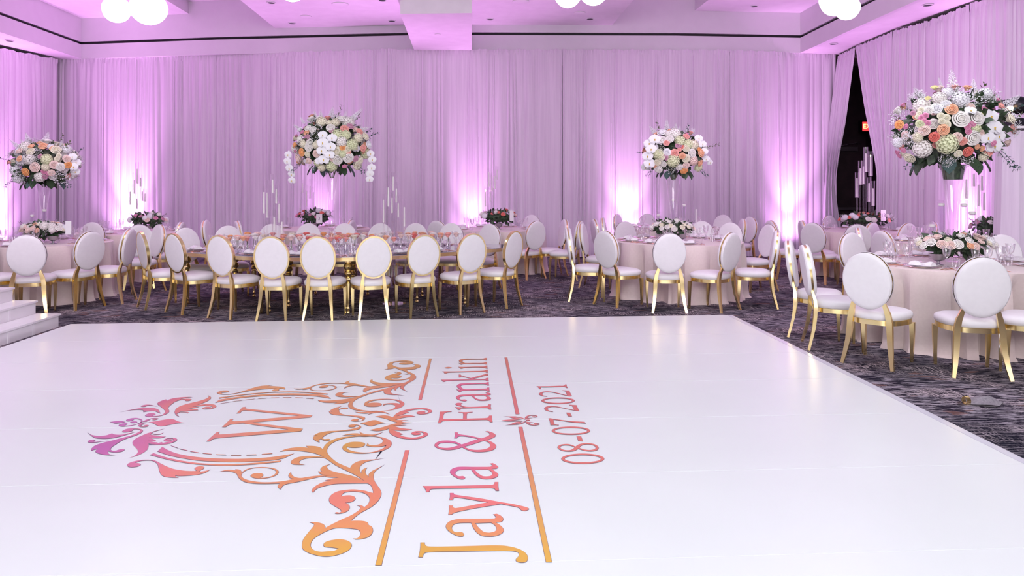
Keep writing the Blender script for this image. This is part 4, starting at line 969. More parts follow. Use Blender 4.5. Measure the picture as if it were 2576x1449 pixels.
for px, D, r_ in ((2397, 7.28, .10), (2402, 7.0, .17), (2345, 7.0, .17), (2459, 7.0, .17), (2368, 7.35, .045), (2425, 7.25, .045), (2446, 7.33, .045), (2345, 7.55, .045), (1694, 10.3, .10), (1692, 10.04, .17), (1662, 10.04, .17), (1722, 10.04, .17), (1693, 10.5, .04),
                  (1721, 10.3, .04), (1656, 10.3, .04), (110, 10.0, .10), (110, 9.68, .17), (85, 9.68, .17), (136, 9.68, .17), (81, 9.85, .04), (112, 9.84, .05), (146, 9.9, .04), (372, 12.2, .34), (347, 12.6, .26), (790, 13.2, .38), (771, 13.65, .22), (1255, 13.0, .38), (1236, 13.4, .22),
                  (2180, 12.25, .30), (2125, 12.25, .26), (2235, 12.25, .26), (2177, 12.65, .28), (2488, 9.95, .32), (2455, 10.35, .24), (803, 12.9, .05), (2222, 11.98, .06), (2526, 9.6, .05), (1287, 12.72, .05), (1752, 10.0, .05), (172, 9.3, .06), (832, 9.45, .13), (690, 9.35, .19), (990, 9.55, .19)): obst(px, D, r_)
def free(x, y, r):
    if any((x - a) ** 2 + (y - b) ** 2 < (r + c_) ** 2 for a, b, c_ in OB): return False
    OB.append((x, y, r)); return True
def setting(x, y, yaw, H, nm, full=2, gl=3):
    """place setting whose diner sits at the outer side and looks along yaw"""
    r = math.radians(yaw); f = (math.sin(r), math.cos(r)); s = (math.cos(r), -math.sin(r))
    def at(a, b): return (x + s[0] * a + f[0] * b, y + s[1] * a + f[1] * b, H)
    rz = -r; rnd = random.Random(int(x * 1000 + y * 777))
    if full and not free(x, y, .165): return
    if full:
        use(chg0, at(0, 0), rz, 'clear charger plate with rose gold rim on the %s table' % nm, 'charger plates on the %s table' % nm)
        p = at(0, 0); use(dis0, (p[0], p[1], H + .0045), rz, 'white dinner plate on a charger of the %s table' % nm, 'dinner plates on the %s table' % nm)
        use(nap0, (p[0], p[1], H + .0195), rz + rnd.uniform(-.35, .35), 'folded white napkin on a plate of the %s table' % nm, 'napkins on the %s table' % nm)
    if full > 1:
        use(cut0['fork'], at(-.20, -.01), rz, 'rose gold fork beside a plate of the %s table' % nm, 'forks on the %s table' % nm)
        use(cut0['knife'], at(.19, -.01), rz, 'rose gold knife beside a plate of the %s table' % nm, 'knives on the %s table' % nm)
        use(cut0['spoon'], at(.225, -.01), rz, 'rose gold spoon beside a plate of the %s table' % nm, 'spoons on the %s table' % nm)
    for k, (a, b, sc) in enumerate(((.155, .165, 1.0), (.065, .205, .9), (.235, .10, 1.08))[:gl]):
        if not free(*at(a, b)[:2], .040): continue
        use(gob0, at(a, b), 0, 'clear stemmed goblet set out on the %s table' % nm, 'goblets on the %s table' % nm, sc=sc)
    if gl > 1 and free(*at(-.10, .20)[:2], .038): use(tum0, at(-.10, .20), 0, 'small clear tumbler set out on the %s table' % nm, 'tumblers on the %s table' % nm)
for key, n, ph, full, gl in (('right', 10, 12, 2, 3), ('mid', 10, 4, 2, 3), ('left', 10, -10, 2, 3), ('farleft', 8, 10, 1, 2), ('three', 8, 0, 1, 1), ('farmid', 8, 20, 1, 2), ('back', 8, 5, 1, 1), ('thirteen', 8, 15, 1, 2), ('edge', 8, 8, 1, 2)):
    x, y, nm = TB[key]
    for k in range(n):
        yaw = ph + 360 / n * k; r = math.radians(yaw)
        setting(x - .70 * math.sin(r), y - .70 * math.cos(r), yaw, TH, nm + ' round' if key in ('right', 'mid', 'left') else nm, full, gl)
def near_edge(cx, cy, yaw):
    "point of the gold table's edge in front of a chair"
    best = min(GT, key=lambda p: (p[0] - cx) ** 2 + (p[1] - cy) ** 2); return best
for (cx, cy, yaw, g) in [c[:4] for c in CP if c[3] == G1]:
    r = math.radians(yaw); e = near_edge(cx, cy, yaw)
    i = GT.index(e); t = (Vector(GT[(i + 1) % len(GT)]) - Vector(GT[i - 1])).normalized()
    nx, ny = -t.y, t.x
    yw = math.degrees(math.atan2(nx, ny))
    setting(e[0] + nx * .19, e[1] + ny * .19, yw, GH, 'gold', 2, 2)
# ------------------------------------------------------------------ flowers
FM = {}
def rose_mesh(c, layers=4, seed=0, open_=1.0):
    key = ('rose', c, seed)
    if key in FM: return FM[key]
    rnd = random.Random(seed + 5); m = MB()
    for k in range(layers):
        n = (3, 4, 5, 6)[k]; r0 = (.10, .22, .34, .44)[k]; r1 = (.26, .50, .74, .97)[k] * open_; h = (.66, .66, .58, .40)[k]; w_ = (1.25, 1.05, .85, .75)[k]
        for j in range(n):
            a0 = 2 * PI * j / n + k * .7 + rnd.uniform(-.15, .15)
            def fn(u, v):
                uu = (u - .5) * 2; a = a0 + uu * w_ * (.75 + .35 * v)
                rr = r0 * (1 - v) * .6 + r1 * (v ** .75) * (1 - .10 * uu * uu) + (.06 if v > .9 else 0)
                zz = -.55 + (h + .55) * math.sin(v * 1.75) - .14 * uu * uu * v - (.10 if v > .9 else 0)
                return (rr * math.cos(a), rr * math.sin(a), zz)
            m.grid(fn, 4, 4)
    m.ball((0, 0, .1), .22, 7, 5, 2.0)
    m.lathe([(.05, -.5), (.36, -.38), (.5, -.15)], 8, cap=(True, False))
    FM[key] = m.mesh('rose', M['p_' + c], True, False); return FM[key]
def hyd_mesh(c, n=80, seed=0, dome=.15):
    key = ('hyd', c, n, seed)
    if key in FM: return FM[key]
    rnd = random.Random(seed); m = MB(); m.ball((0, 0, -.05), .80, 10, 7, .85)
    for i in range(n):
        z = 1 - (1.45) * (i + .5) / n; r = math.sqrt(max(0, 1 - z * z)); a = i * 2.39996
        nv = Vector((r * math.cos(a), r * math.sin(a), z)); p = nv * rnd.uniform(.86, .98); p.z *= .9
        u = nv.orthogonal().normalized(); v = nv.cross(u); th = rnd.uniform(0, 1.5); s = rnd.uniform(.15, .20)
        for q in range(4):
            b = th + q * PI / 2; d = u * math.cos(b) + v * math.sin(b); e = u * math.cos(b + .8) + v * math.sin(b + .8); f = u * math.cos(b - .8) + v * math.sin(b - .8)
            m.add([p, p + f * s * .75 + nv * .03, p + d * s * 1.15 + nv * .05, p + e * s * .75 + nv * .03], [(0, 1, 2, 3)])
    FM[key] = m.mesh('hydrangea', M['p_' + c], False, False); return FM[key]
def orchid_mesh():
    if 'orc' in FM: return FM['orc']
    m = MB()
    def petal_(a, L_, W_, z, cup):
        def fn(u, v):
            uu = (u - .5) * 2; wd = W_ * math.sin(PI * min(1, v * .92 + .06)) ** .7
            x = v * L_; y = uu * wd; zz = z + cup * v * v * L_ - .12 * uu * uu * v
            return (x * math.cos(a) - y * math.sin(a), x * math.sin(a) + y * math.cos(a), zz)
        m.grid(fn, 5, 5)
    for a in (PI / 2, PI / 2 + 2.2, PI / 2 - 2.2): petal_(a, .95, .44, 0, -.15)
    for a in (.15, PI - .15): petal_(a, 1.0, .66, .05, .05)
    m.cur = 1; m.ball((0, -.05, .12), .10, 7, 5); m.ball((0, -.22, .12), .09, 6, 4, .7)
    FM['orc'] = m.mesh('orchid', [M['p_snow'], M['centre']], True, False); return FM['orc']
def breath_mesh(c='snow', n=90, seed=0):
    key = ('br', c, n, seed)
    if key in FM: return FM[key]
    rnd = random.Random(seed); m = MB()
    for i in range(n):
        d = Vector((rnd.gauss(0, 1), rnd.gauss(0, 1), abs(rnd.gauss(0, 1)) * .9 - .2)).normalized(); p = d * rnd.uniform(.55, 1.05); s = rnd.uniform(.045, .075)
        m.add([p + Vector(q) * s for q in ((1, 0, 0), (-1, 0, 0), (0, 1, 0), (0, -1, 0), (0, 0, 1), (0, 0, -1))], [(0, 2, 4), (2, 1, 4), (1, 3, 4), (3, 0, 4), (2, 0, 5), (1, 2, 5), (3, 1, 5), (0, 3, 5)])
    m.cur = 1
    for i in range(14):
        d = Vector((rnd.gauss(0, 1), rnd.gauss(0, 1), abs(rnd.gauss(0, 1)))).normalized(); m.tube([(0, 0, -.2), d * .8], .012, 3, cap=False)
    FM[key] = m.mesh('baby_breath', [M['p_' + c], M['stem']], False, False); return FM[key]
def spike_mesh(c='snow', seed=0):
    key = ('sp', c, seed)
    if key in FM: return FM[key]
    rnd = random.Random(seed); m = MB()
    n = 44
    for i in range(n):
        t = i / n; a = i * 2.4; r = .17 * (1 - t) ** .7 + .03; s = .15 * (1 - t) ** .8 + .03
        cx, cy, cz = r * .7 * math.cos(a), r * .7 * math.sin(a), t * .95
        nv = Vector((math.cos(a), math.sin(a), .4)).normalized(); u = nv.orthogonal().normalized(); v = nv.cross(u); p = Vector((cx, cy, cz))
        for q in range(5):
            b = q * 2 * PI / 5 + i; d = u * math.cos(b) + v * math.sin(b); e = u * math.cos(b + .6) + v * math.sin(b + .6)
            m.add([p, p + d * s + nv * s * .3, p + (d + e) * s * .7 + nv * s * .5], [(0, 1, 2)])
    m.cur = 1; m.tube([(0, 0, -.3), (0, 0, .6), (.01, 0, 1.0)], [.012, .009, .004], 4)
    FM[key] = m.mesh('delphinium', [M['p_' + c], M['stem']], False, False); return FM[key]
def leaf_mesh(mt):
    key = ('leaf', mt)
    if key in FM: return FM[key]
    def fn(u, v):
        uu = (u - .5) * 2; wd = .36 * math.sin(PI * min(1, .04 + v * .94)) ** .8
        return (uu * wd, v, -.22 * v * v + .10 * abs(uu))
    FM[key] = MB().grid(fn, 4, 5).mesh('leaf', M[mt], True, False); return FM[key]
def sprig_mesh(mt, seed=0, dense=12):
    key = ('sprig', mt, seed)
    if key in FM: return FM[key]
    rnd = random.Random(seed); m = MB(); pts = [(0, 0, 0)]
    for i in range(1, 7): pts.append((pts[-1][0] + rnd.uniform(-.05, .06), pts[-1][1] + rnd.uniform(-.05, .05), i / 6))
    m.tube(pts, [.012 - .0014 * i for i in range(7)], 4)
    for i in range(dense):
        t = .25 + .75 * i / dense; k = min(5, int(t * 6)); f = t * 6 - k
        p = Vector(pts[k]).lerp(Vector(pts[k + 1]), min(f, 1)); a = i * 2.4 + rnd.uniform(-.4, .4); d = Vector((math.cos(a), math.sin(a), .7)).normalized()
        s = rnd.uniform(.10, .16); e = d.cross(Vector((0, 0, 1))).normalized()
        m.add([p, p + d * s * .5 + e * s * .33, p + d * s * 1.1, p + d * s * .5 - e * s * .33], [(0, 1, 2, 3)])
    FM[key] = m.mesh('sprig', M[mt], False, False); return FM[key]
def foliage(name, parent, a, b, c, n, seed, mt='leaf', size=.11):
    rnd = random.Random(seed); m = MB()
    m.ball((0, 0, 0), 1, 12, 8); m.v = [(x * a * .62, y * b * .62, z * c * .62) for x, y, z in m.v]
    for i in range(n):
        d = Vector((rnd.gauss(0, 1), rnd.gauss(0, 1), rnd.gauss(0, 1))).normalized()
        q = rnd.uniform(.50, .80); p = Vector((d.x * a * q, d.y * b * q, d.z * c * q))
        t = (d + Vector((rnd.uniform(-.8, .8), rnd.uniform(-.8, .8), rnd.uniform(-.8, .6)))).normalized(); e = t.cross(d).normalized() if t.cross(d).length > .1 else d.orthogonal()
        s = size * rnd.uniform(.6, 1.2)
        m.add([p, p + t * s * .5 + e * s * .30, p + t * s, p + t * s * .5 - e * s * .30], [(0, 1, 2, 3)])
    o = ob(name, m.mesh(name, M[mt], False, False), parent); o['kind'] = 'stuff'; return o
def aim(o, d, roll=0):
    d = Vector(d).normalized(); o.rotation_euler = (d.to_track_quat('Z', 'Y') @ Euler((0, 0, roll)).to_quaternion()).to_euler()
KIND = {'r': 'rose', 'h': 'hydrangea', 'o': 'orchid', 'b': 'baby_breath'}
def flower(parent, kind, col, pos, d, size, rnd):
    if kind == 'r': me = rose_mesh(col, 4, rnd.randrange(3))
    elif kind == 'h': me = hyd_mesh(col, 80, rnd.randrange(2))
    elif kind == 'o': me = orchid_mesh()
    else: me = breath_mesh('snow', 90, rnd.randrange(3))
    o = ob(KIND[kind], me, parent, pos, sc=size)
    aim(o, d, rnd.uniform(0, 6.3) if kind != 'o' else 0)
    if kind == 'b': o['kind'] = 'stuff'
    if kind == 'o': o.rotation_euler = Vector(d).normalized().to_track_quat('Z', 'Y').to_euler()
    return o
def bouquet(label, px, py, D, ax, cz, fx, fy, k, items, nrand, seed, pal, spikes=(), hang=(), sprigs=8, by=.85):
    """px, py: centre in the photo; ax, cz half width and half height in metres; items: (kind, colour, x, y, r) in frame (fx, fy, k)"""
    rnd = random.Random(seed); cx, cy, czz = XD(px, D)[0], D, ZD(py, D); b = ax * by
    t = thing('flower_bouquet', label, 'flowers', (cx, cy, czz))
    foliage('foliage', t, ax * .98, b * .98, cz * 1.0, 420, seed, 'leaf', .11 * ax / .5)
    placed = []
    def ok(p, r):
        return all((p - q).length > (r + s) * .72 for q, s in placed)
    for kd, col, x, y, r in items:
        qx, qy = fx + x / k, fy + y / k; R = r / k * D / 1800
        dx = (qx - px) * D / 1800; dz = (py - qy) * D / 1800
        e = (dx / ax) ** 2 + (dz / cz) ** 2
        dy = -b * math.sqrt(max(0, 1 - e * .92)) * .93 + R * (.25 if kd != 'o' else -.7)
        # the nearer a flower the larger it looks: bring it back to its place in the photo
        f = (D + dy) / D
        p = Vector((((qx - 1288) / 1800) * (D + dy) - cx, dy, ZD(qy, D + dy) - czz))
        nrm = Vector((p.x / ax ** 2, p.y / b ** 2 * 1.5, p.z / cz ** 2 + .3)).normalized()
        if kd == 'o': nrm = (nrm * .5 + Vector((0, -1, .1))).normalized()
        flower(t, kd, col, p, nrm, R * f * {'r': 1.12, 'h': 1.08, 'o': 1.15, 'b': 1.1}[kd], rnd); placed.append((p, R))
    i = 0; tries = 0
    while i < nrand and tries < 4000:
        tries += 1
        d = Vector((rnd.gauss(0, 1), rnd.gauss(0, 1), rnd.gauss(0.1, .9))).normalized()
        if d.z < -.75: continue
        kd, col, r0, r1 = rnd.choice(pal); R = rnd.uniform(r0, r1)
        p = Vector((d.x * ax * .93, d.y * b * .93, d.z * cz * .93))
        if not ok(p, R): continue
        flower(t, kd, col, p, Vector((d.x / ax, d.y / b, d.z / cz + .3)), R, rnd); placed.append((p, R)); i += 1
    for x0, y0, x1, y1, wd in spikes:
        def w3(x, y): return Vector((XD(fx + x / k, D)[0] - cx, rnd.uniform(-.05, .05), ZD(fy + y / k, D) - czz))
        A_, B_ = w3(x0, y0), w3(x1, y1); Ln = (B_ - A_).length
        o = ob('delphinium', spike_mesh('snow', rnd.randrange(2)), t, A_, sc=(Ln * wd, Ln * wd, Ln)); aim(o, B_ - A_)
    for j in range(sprigs):
        a = rnd.uniform(-.3, PI + .3); yy = rnd.uniform(-.6, .6)
        d = Vector((math.cos(a), yy, math.sin(a) * 1.0)); p = Vector((d.x * ax * .75, d.y * b * .7, d.z * cz * .75))
        o = ob('sprig', sprig_mesh('euca' if j % 2 else 'stem', j % 3), t, p, sc=rnd.uniform(.22, .34) * ax / .5); aim(o, d + Vector((0, 0, .25)))
    for j in range(9):
        a = 2 * PI * j / 9 + rnd.uniform(-.3, .3); p = Vector((math.cos(a) * ax * .45, math.sin(a) * b * .45, -cz * .72))
        o = ob('leaf', leaf_mesh('leaf' if j % 3 else 'euca'), t, p, sc=rnd.uniform(.10, .17) * ax / .5); dd = Vector((math.cos(a), math.sin(a), -1.1)).normalized()
        o.rotation_euler = (dd.to_track_quat('Y', 'Z')).to_euler()
    for j in range(4):
        a = (.2, 2.9, 3.6, 5.8)[j]; p = Vector((math.cos(a) * ax * .7, -b * .3, -cz * .55))
        o = ob('sprig', sprig_mesh('euca', j % 3), t, p, sc=.22 * ax / .5); aim(o, (math.cos(a), -.2, -1.0))
    return t
W_, B_, P_ = 'white', 'blush', 'pink'
PAL = [('r', 'white', .045, .07), ('r', 'blush', .04, .06), ('h', 'white', .07, .10), ('h', 'green', .06, .09), ('r', 'peach', .04, .055), ('b', '', .07, .10), ('r', 'cream', .045, .06), ('r', 'pink', .025, .035), ('r', 'white', .05, .07), ('b', '', .06, .09), ('r', 'salmon', .035, .05), ('o', '', .05, .06)]
r_items = [('r', 'peach', 735, 560, 68), ('r', 'peach', 640, 805, 62), ('r', 'coral', 530, 890, 54), ('r', 'blush', 805, 895, 56), ('r', 'coral', 935, 1065, 58), ('r', 'orange', 112, 745, 50), ('r', 'salmon', 1475, 795, 60), ('r', 'white', 845, 680, 92), ('r', 'white', 1030, 672, 88),
    ('r', 'white', 990, 902, 84), ('r', 'white', 1380, 600, 75), ('r', 'blush', 412, 810, 60), ('r', 'white', 460, 575, 50), ('r', 'snow', 555, 552, 62), ('r', 'snow', 672, 500, 54), ('r', 'blush', 968, 525, 48), ('h', 'white', 385, 1035, 104), ('h', 'green', 690, 975, 118), ('h', 'white', 592, 425, 80),
    ('r', 'pink', 425, 635, 36), ('r', 'pink', 372, 660, 34), ('r', 'pink', 405, 700, 34), ('r', 'pink', 452, 724, 34), ('r', 'pink', 930, 762, 40), ('r', 'pink', 1002, 730, 36), ('r', 'pink', 942, 822, 36), ('r', 'pink', 1140, 560, 38), ('r', 'pink', 90, 1080, 34), ('r', 'pink', 162, 1052, 30), ('r', 'pink', 115, 1122, 30), ('r', 'mauve', 275, 605, 30),
    ('r', 'cream', 370, 565, 34), ('r', 'cream', 350, 608, 30), ('r', 'cream', 330, 648, 28), ('r', 'cream', 612, 640, 40), ('r', 'cream', 680, 660, 40), ('r', 'cream', 622, 700, 36), ('r', 'cream', 680, 742, 44), ('r', 'blush', 1095, 850, 44), ('r', 'peach', 1110, 1030, 34), ('r', 'peach', 1052, 1010, 30), ('r', 'salmon', 1180, 1080, 62),
    ('r', 'yellow', 535, 295, 40), ('r', 'yellow', 455, 425, 30), ('r', 'yellow', 1090, 625, 34), ('o', '', 1222, 640, 88), ('o', '', 1262, 775, 98), ('o', '', 1185, 900, 85), ('o', '', 1262, 1000, 96), ('o', '', 1320, 880, 80), ('r', 'cream', 240, 1140, 62), ('b', '', 300, 850, 85), ('b', '', 225, 905, 75), ('b', '', 655, 1140, 64), ('b', '', 690, 1205, 56), ('b', '', 775, 1130, 62),
    ('b', '', 930, 1140, 72), ('b', '', 950, 1210, 50), ('b', '', 1455, 690, 50), ('h', 'snow', 850, 440, 95), ('b', '', 850, 440, 120), ('b', '', 960, 470, 90), ('b', '', 1060, 430, 110), ('h', 'snow', 1150, 370, 80), ('b', '', 780, 350, 90), ('h', 'snow', 690, 350, 60), ('b', '', 1190, 450, 80), ('b', '', 160, 870, 70), ('h', 'snow', 90, 960, 60),
    ('r', 'green', 360, 730, 46), ('h', 'green', 1040, 790, 56), ('h', 'cream', 330, 895, 60), ('r', 'cream', 820, 1090, 44), ('h', 'cream', 1130, 1130, 60), ('r', 'blush', 1420, 960, 46), ('b', '', 1330, 1080, 60)]
bouquet('largest bouquet, with a column of white orchids, on the front right table', 2392, 322, 7.28, .60, .44, 2240, 160, 4.83, r_items, 70, 3, PAL,
        spikes=[(400, 440, 270, 285, .9), (752, 420, 745, 55, .8), (990, 350, 1045, 165, .75), (1370, 520, 1600, 375, .8), (640, 300, 590, 150, .5), (560, 420, 545, 300, .3)], sprigs=5)
g_items = [('o', '', 490, 400, 44), ('o', '', 585, 430, 46), ('o', '', 490, 480, 54), ('o', '', 570, 520, 48), ('o', '', 480, 560, 48), ('o', '', 560, 600, 46), ('o', '', 500, 650, 52), ('o', '', 455, 665, 40), ('r', 'salmon', 710, 345, 42), ('r', 'salmon', 860, 370, 34), ('r', 'orange', 695, 528, 32), ('r', 'orange', 285, 575, 38), ('r', 'orange', 212, 500, 26),
    ('r', 'salmon', 895, 535, 32), ('r', 'white', 572, 335, 42), ('r', 'white', 395, 350, 35), ('r', 'white', 355, 525, 42), ('r', 'white', 365, 480, 36), ('r', 'cream', 625, 555, 42), ('r', 'white', 745, 625, 50), ('h', 'white', 680, 465, 58), ('h', 'green', 790, 500, 56), ('r', 'white', 265, 440, 36), ('r', 'blush', 250, 635, 44), ('r', 'blush', 355, 660, 32),
    ('r', 'white', 640, 650, 46), ('h', 'green', 580, 715, 56), ('r', 'white', 675, 245, 46), ('r', 'white', 375, 245, 44), ('r', 'snow', 800, 240, 40), ('r', 'white', 345, 335, 34), ('r', 'peach', 380, 215, 30), ('h', 'cream', 480, 270, 54), ('h', 'green', 640, 400, 60), ('h', 'green', 725, 400, 50), ('r', 'cream', 850, 660, 46), ('h', 'cream', 840, 712, 44), ('r', 'mauve', 765, 318, 34),
    ('r', 'mauve', 580, 360, 26), ('b', '', 420, 410, 55), ('b', '', 440, 330, 45), ('h', 'cream', 620, 275, 44), ('r', 'mauve', 335, 430, 34), ('h', 'cream', 300, 490, 44), ('r', 'peach', 330, 380, 30), ('h', 'cream', 430, 500, 44), ('r', 'blush', 430, 590, 36), ('r', 'cream', 340, 595, 30), ('h', 'green', 440, 680, 40), ('h', 'cream', 480, 730, 40), ('b', '', 380, 700, 50),
    ('r', 'pink', 710, 715, 22), ('r', 'mauve', 820, 640, 30), ('r', 'snow', 950, 500, 36), ('r', 'cream', 920, 420, 36), ('h', 'cream', 850, 430, 46), ('r', 'peach', 250, 680, 30), ('r', 'salmon', 750, 570, 26), ('h', 'green', 690, 590, 40), ('r', 'snow', 260, 350, 30), ('r', 'blush', 590, 640, 28), ('r', 'cream', 740, 545, 34),
    ('o', '', 140, 600, 40), ('o', '', 132, 668, 42), ('o', '', 152, 738, 42), ('o', '', 175, 800, 38), ('o', '', 178, 862, 38), ('o', '', 975, 590, 36), ('o', '', 992, 650, 38), ('o', '', 985, 732, 40), ('o', '', 968, 792, 38), ('o', '', 965, 850, 36)]
bouquet('round bouquet with trailing white orchids on the gold table', 832, 365, 9.45, .50, .385, 690, 240, 4.025, g_items, 60, 5, PAL,
        spikes=[(420, 240, 400, 145, .9), (480, 240, 462, 145, .9), (560, 260, 590, 110, 1.0), (700, 250, 725, 150, .7), (800, 230, 895, 125, .6), (300, 280, 265, 215, .9), (240, 330, 175, 290, .8), (880, 350, 965, 320, .9)], sprigs=4)
m_items = [('o', '', 330, 300, 56), ('o', '', 270, 345, 54), ('o', '', 290, 405, 54), ('o', '', 252, 480, 54), ('o', '', 272, 560, 56), ('o', '', 230, 600, 46), ('o', '', 800, 290, 44), ('o', '', 840, 350, 44), ('o', '', 862, 430, 40), ('o', '', 882, 510, 40), ('o', '', 922, 548, 34), ('r', 'salmon', 540, 450, 42), ('r', 'orange', 640, 630, 38), ('r', 'peach', 818, 450, 42), ('r', 'orange', 800, 410, 24),
    ('h', 'green', 525, 530, 68), ('h', 'green', 600, 320, 56), ('h', 'green', 370, 460, 56), ('h', 'green', 690, 350, 50), ('r', 'white', 490, 305, 40), ('r', 'snow', 405, 235, 46), ('r', 'cream', 400, 485, 38), ('r', 'white', 370, 615, 42), ('h', 'white', 540, 240, 62), ('r', 'snow', 460, 440, 38), ('r', 'cream', 660, 505, 42), ('r', 'white', 722, 450, 44), ('h', 'cream', 742, 360, 56), ('r', 'blush', 660, 578, 36),
    ('r', 'mauve', 570, 370, 24), ('r', 'mauve', 600, 365, 22), ('r', 'salmon', 592, 412, 22), ('r', 'salmon', 455, 342, 32), ('r', 'mauve', 450, 470, 24), ('r', 'mauve', 452, 502, 22), ('r', 'coral', 630, 385, 20), ('r', 'salmon', 665, 275, 34), ('b', '', 390, 390, 55), ('r', 'white', 410, 310, 40), ('r', 'cream', 660, 400, 38), ('h', 'blush', 740, 530, 50), ('r', 'cream', 360, 545, 34), ('r', 'peach', 330, 580, 26), ('b', '', 500, 620, 50), ('h', 'white', 470, 245, 40)]
bouquet('round bouquet with white orchids on both sides on the middle round table', 1697, 385, 10.2, .46, .36, 1570, 280, 4.26, m_items, 55, 7, PAL,
        spikes=[(330, 230, 270, 150, 1.0), (460, 220, 450, 80, .9), (560, 230, 545, 120, .9), (590, 230, 600, 150, .9), (700, 250, 765, 180, .9), (310, 240, 350, 170, .8)], sprigs=4)
l_items = [('r', 'orange', 290, 535, 42), ('r', 'orange', 750, 460, 36), ('r', 'blush', 392, 485, 50), ('r', 'blush', 600, 460, 42), ('r', 'blush', 735, 398, 38), ('h', 'white', 330, 400, 60), ('h', 'green', 515, 400, 58), ('h', 'cream', 505, 485, 44), ('h', 'white', 440, 595, 54), ('r', 'blush', 570, 545, 34), ('r', 'cream', 345, 320, 44), ('r', 'peach', 480, 260, 44), ('r', 'cream', 620, 300, 48), ('r', 'white', 665, 480, 42),
    ('b', '', 680, 600, 85), ('b', '', 620, 570, 60), ('b', '', 770, 550, 60), ('h', 'snow', 230, 320, 60), ('h', 'snow', 240, 410, 60), ('h', 'snow', 175, 520, 60), ('h', 'snow', 200, 600, 62), ('o', '', 800, 370, 44), ('o', '', 842, 432, 44), ('o', '', 812, 480, 44), ('o', '', 832, 535, 44), ('r', 'cream', 650, 360, 24), ('r', 'cream', 632, 392, 24), ('r', 'mauve', 450, 370, 26), ('r', 'pink', 485, 530, 26), ('r', 'pink', 535, 552, 24), ('r', 'mauve', 495, 590, 26),
    ('b', '', 420, 340, 60), ('b', '', 390, 430, 55), ('h', 'snow', 740, 290, 50), ('r', 'peach', 590, 285, 36), ('h', 'snow', 560, 260, 34), ('r', 'mauve', 145, 320, 24)]
bouquet('grey-white bouquet with two orange roses on the left table', 111, 412, 9.9, .46, .325, 0, 310, 4.39, l_items, 55, 9, PAL,
        spikes=[(350, 240, 295, 100, .9), (500, 240, 525, 90, 1.0), (230, 300, 130, 180, .8), (290, 280, 200, 170, .8), (640, 270, 690, 170, .6)], sprigs=4)
# ------------------------------------------------------------------ vases
def vase(label, x, y, z0, ztop, rt, rm, plain=True):
    t = thing('trumpet_vase', label, 'vase', (x, y, z0)); h = ztop - z0
    if plain: pr = [(.072, .001), (.074, .012), (.03, .03), (rm, .08), (rm * 1.1, h * .30), (rm * 1.35, h * .52), (rm * 1.35 + (rt - rm * 1.35) * .30, h * .70), (rm * 1.35 + (rt - rm * 1.35) * .62, h * .86), (rt, h)]
    else: pr = [(.11, .001), (.115, .01), (.105, .02), (.06, .07), (.035, .15), (.028, .20), (.045, .225), (.052, .245), (.030, .262), (.05, .28), (.056, .295), (.045, .32), (.040, .42), (.046, h * .60), (.062, h * .80), (rt, h)]
    if plain: ob('bowl', MB().lathe(pr[2:], 22, cap=(True, False)).mesh('bowl', M['acrylic'], True, False), t); ob('foot', MB().lathe(pr[:3], 22, cap=(True, False)).mesh('foot', M['acrylic'], True, False), t)
    else:
        ob('bowl', MB().lathe(pr[10:], 22, cap=(True, False)).mesh('bowl', M['acrylic'], True, False), t); ob('foot', MB().lathe(pr[:11], 22, cap=(True, False)).mesh('foot', M['acrylic'], True, False), t)
    m = MB(); rnd = random.Random(int(x * 100))
    for k in range(7):
        a = k * .9; m.tube([(math.cos(a) * rm * .5, math.sin(a) * rm * .5, h * .92), (math.cos(a) * rt * .6, math.sin(a) * rt * .6, h * 1.02)], .004, 5)
    ob('stems', m.mesh('stems', M['stem']), t)
    return t
vase('tall clear trumpet vase under the largest bouquet on the front right table', XD(2397, 7.28)[0], 7.28, TH, 1.76, .125, .038)
v = vase('tall clear baluster vase under the gold table bouquet', XD(835, 9.45)[0], 9.45, GH, 1.73, .092, .04, False)
vase('tall clear trumpet vase under the middle round table bouquet', XD(1694, 10.3)[0], 10.3, TH, 1.71, .12, .045)
vase('tall clear trumpet vase under the left table bouquet', XD(110, 10.0)[0], 10.0, TH, 1.60, .095, .03)
# leaf wrap inside the mouth of the front vase
wrapx = XD(2397, 7.28)[0]
tag(ob('leaf_wrap', MB().lathe([(.084, 1.60), (.098, 1.68), (.112, 1.75)], 20, cap=(False, False)).mesh('leaf_wrap', M['leaf'], True, False), None, (wrapx, 7.28, 0)), 'broad green leaf wrapped inside the mouth of the front right vase', 'leaf')
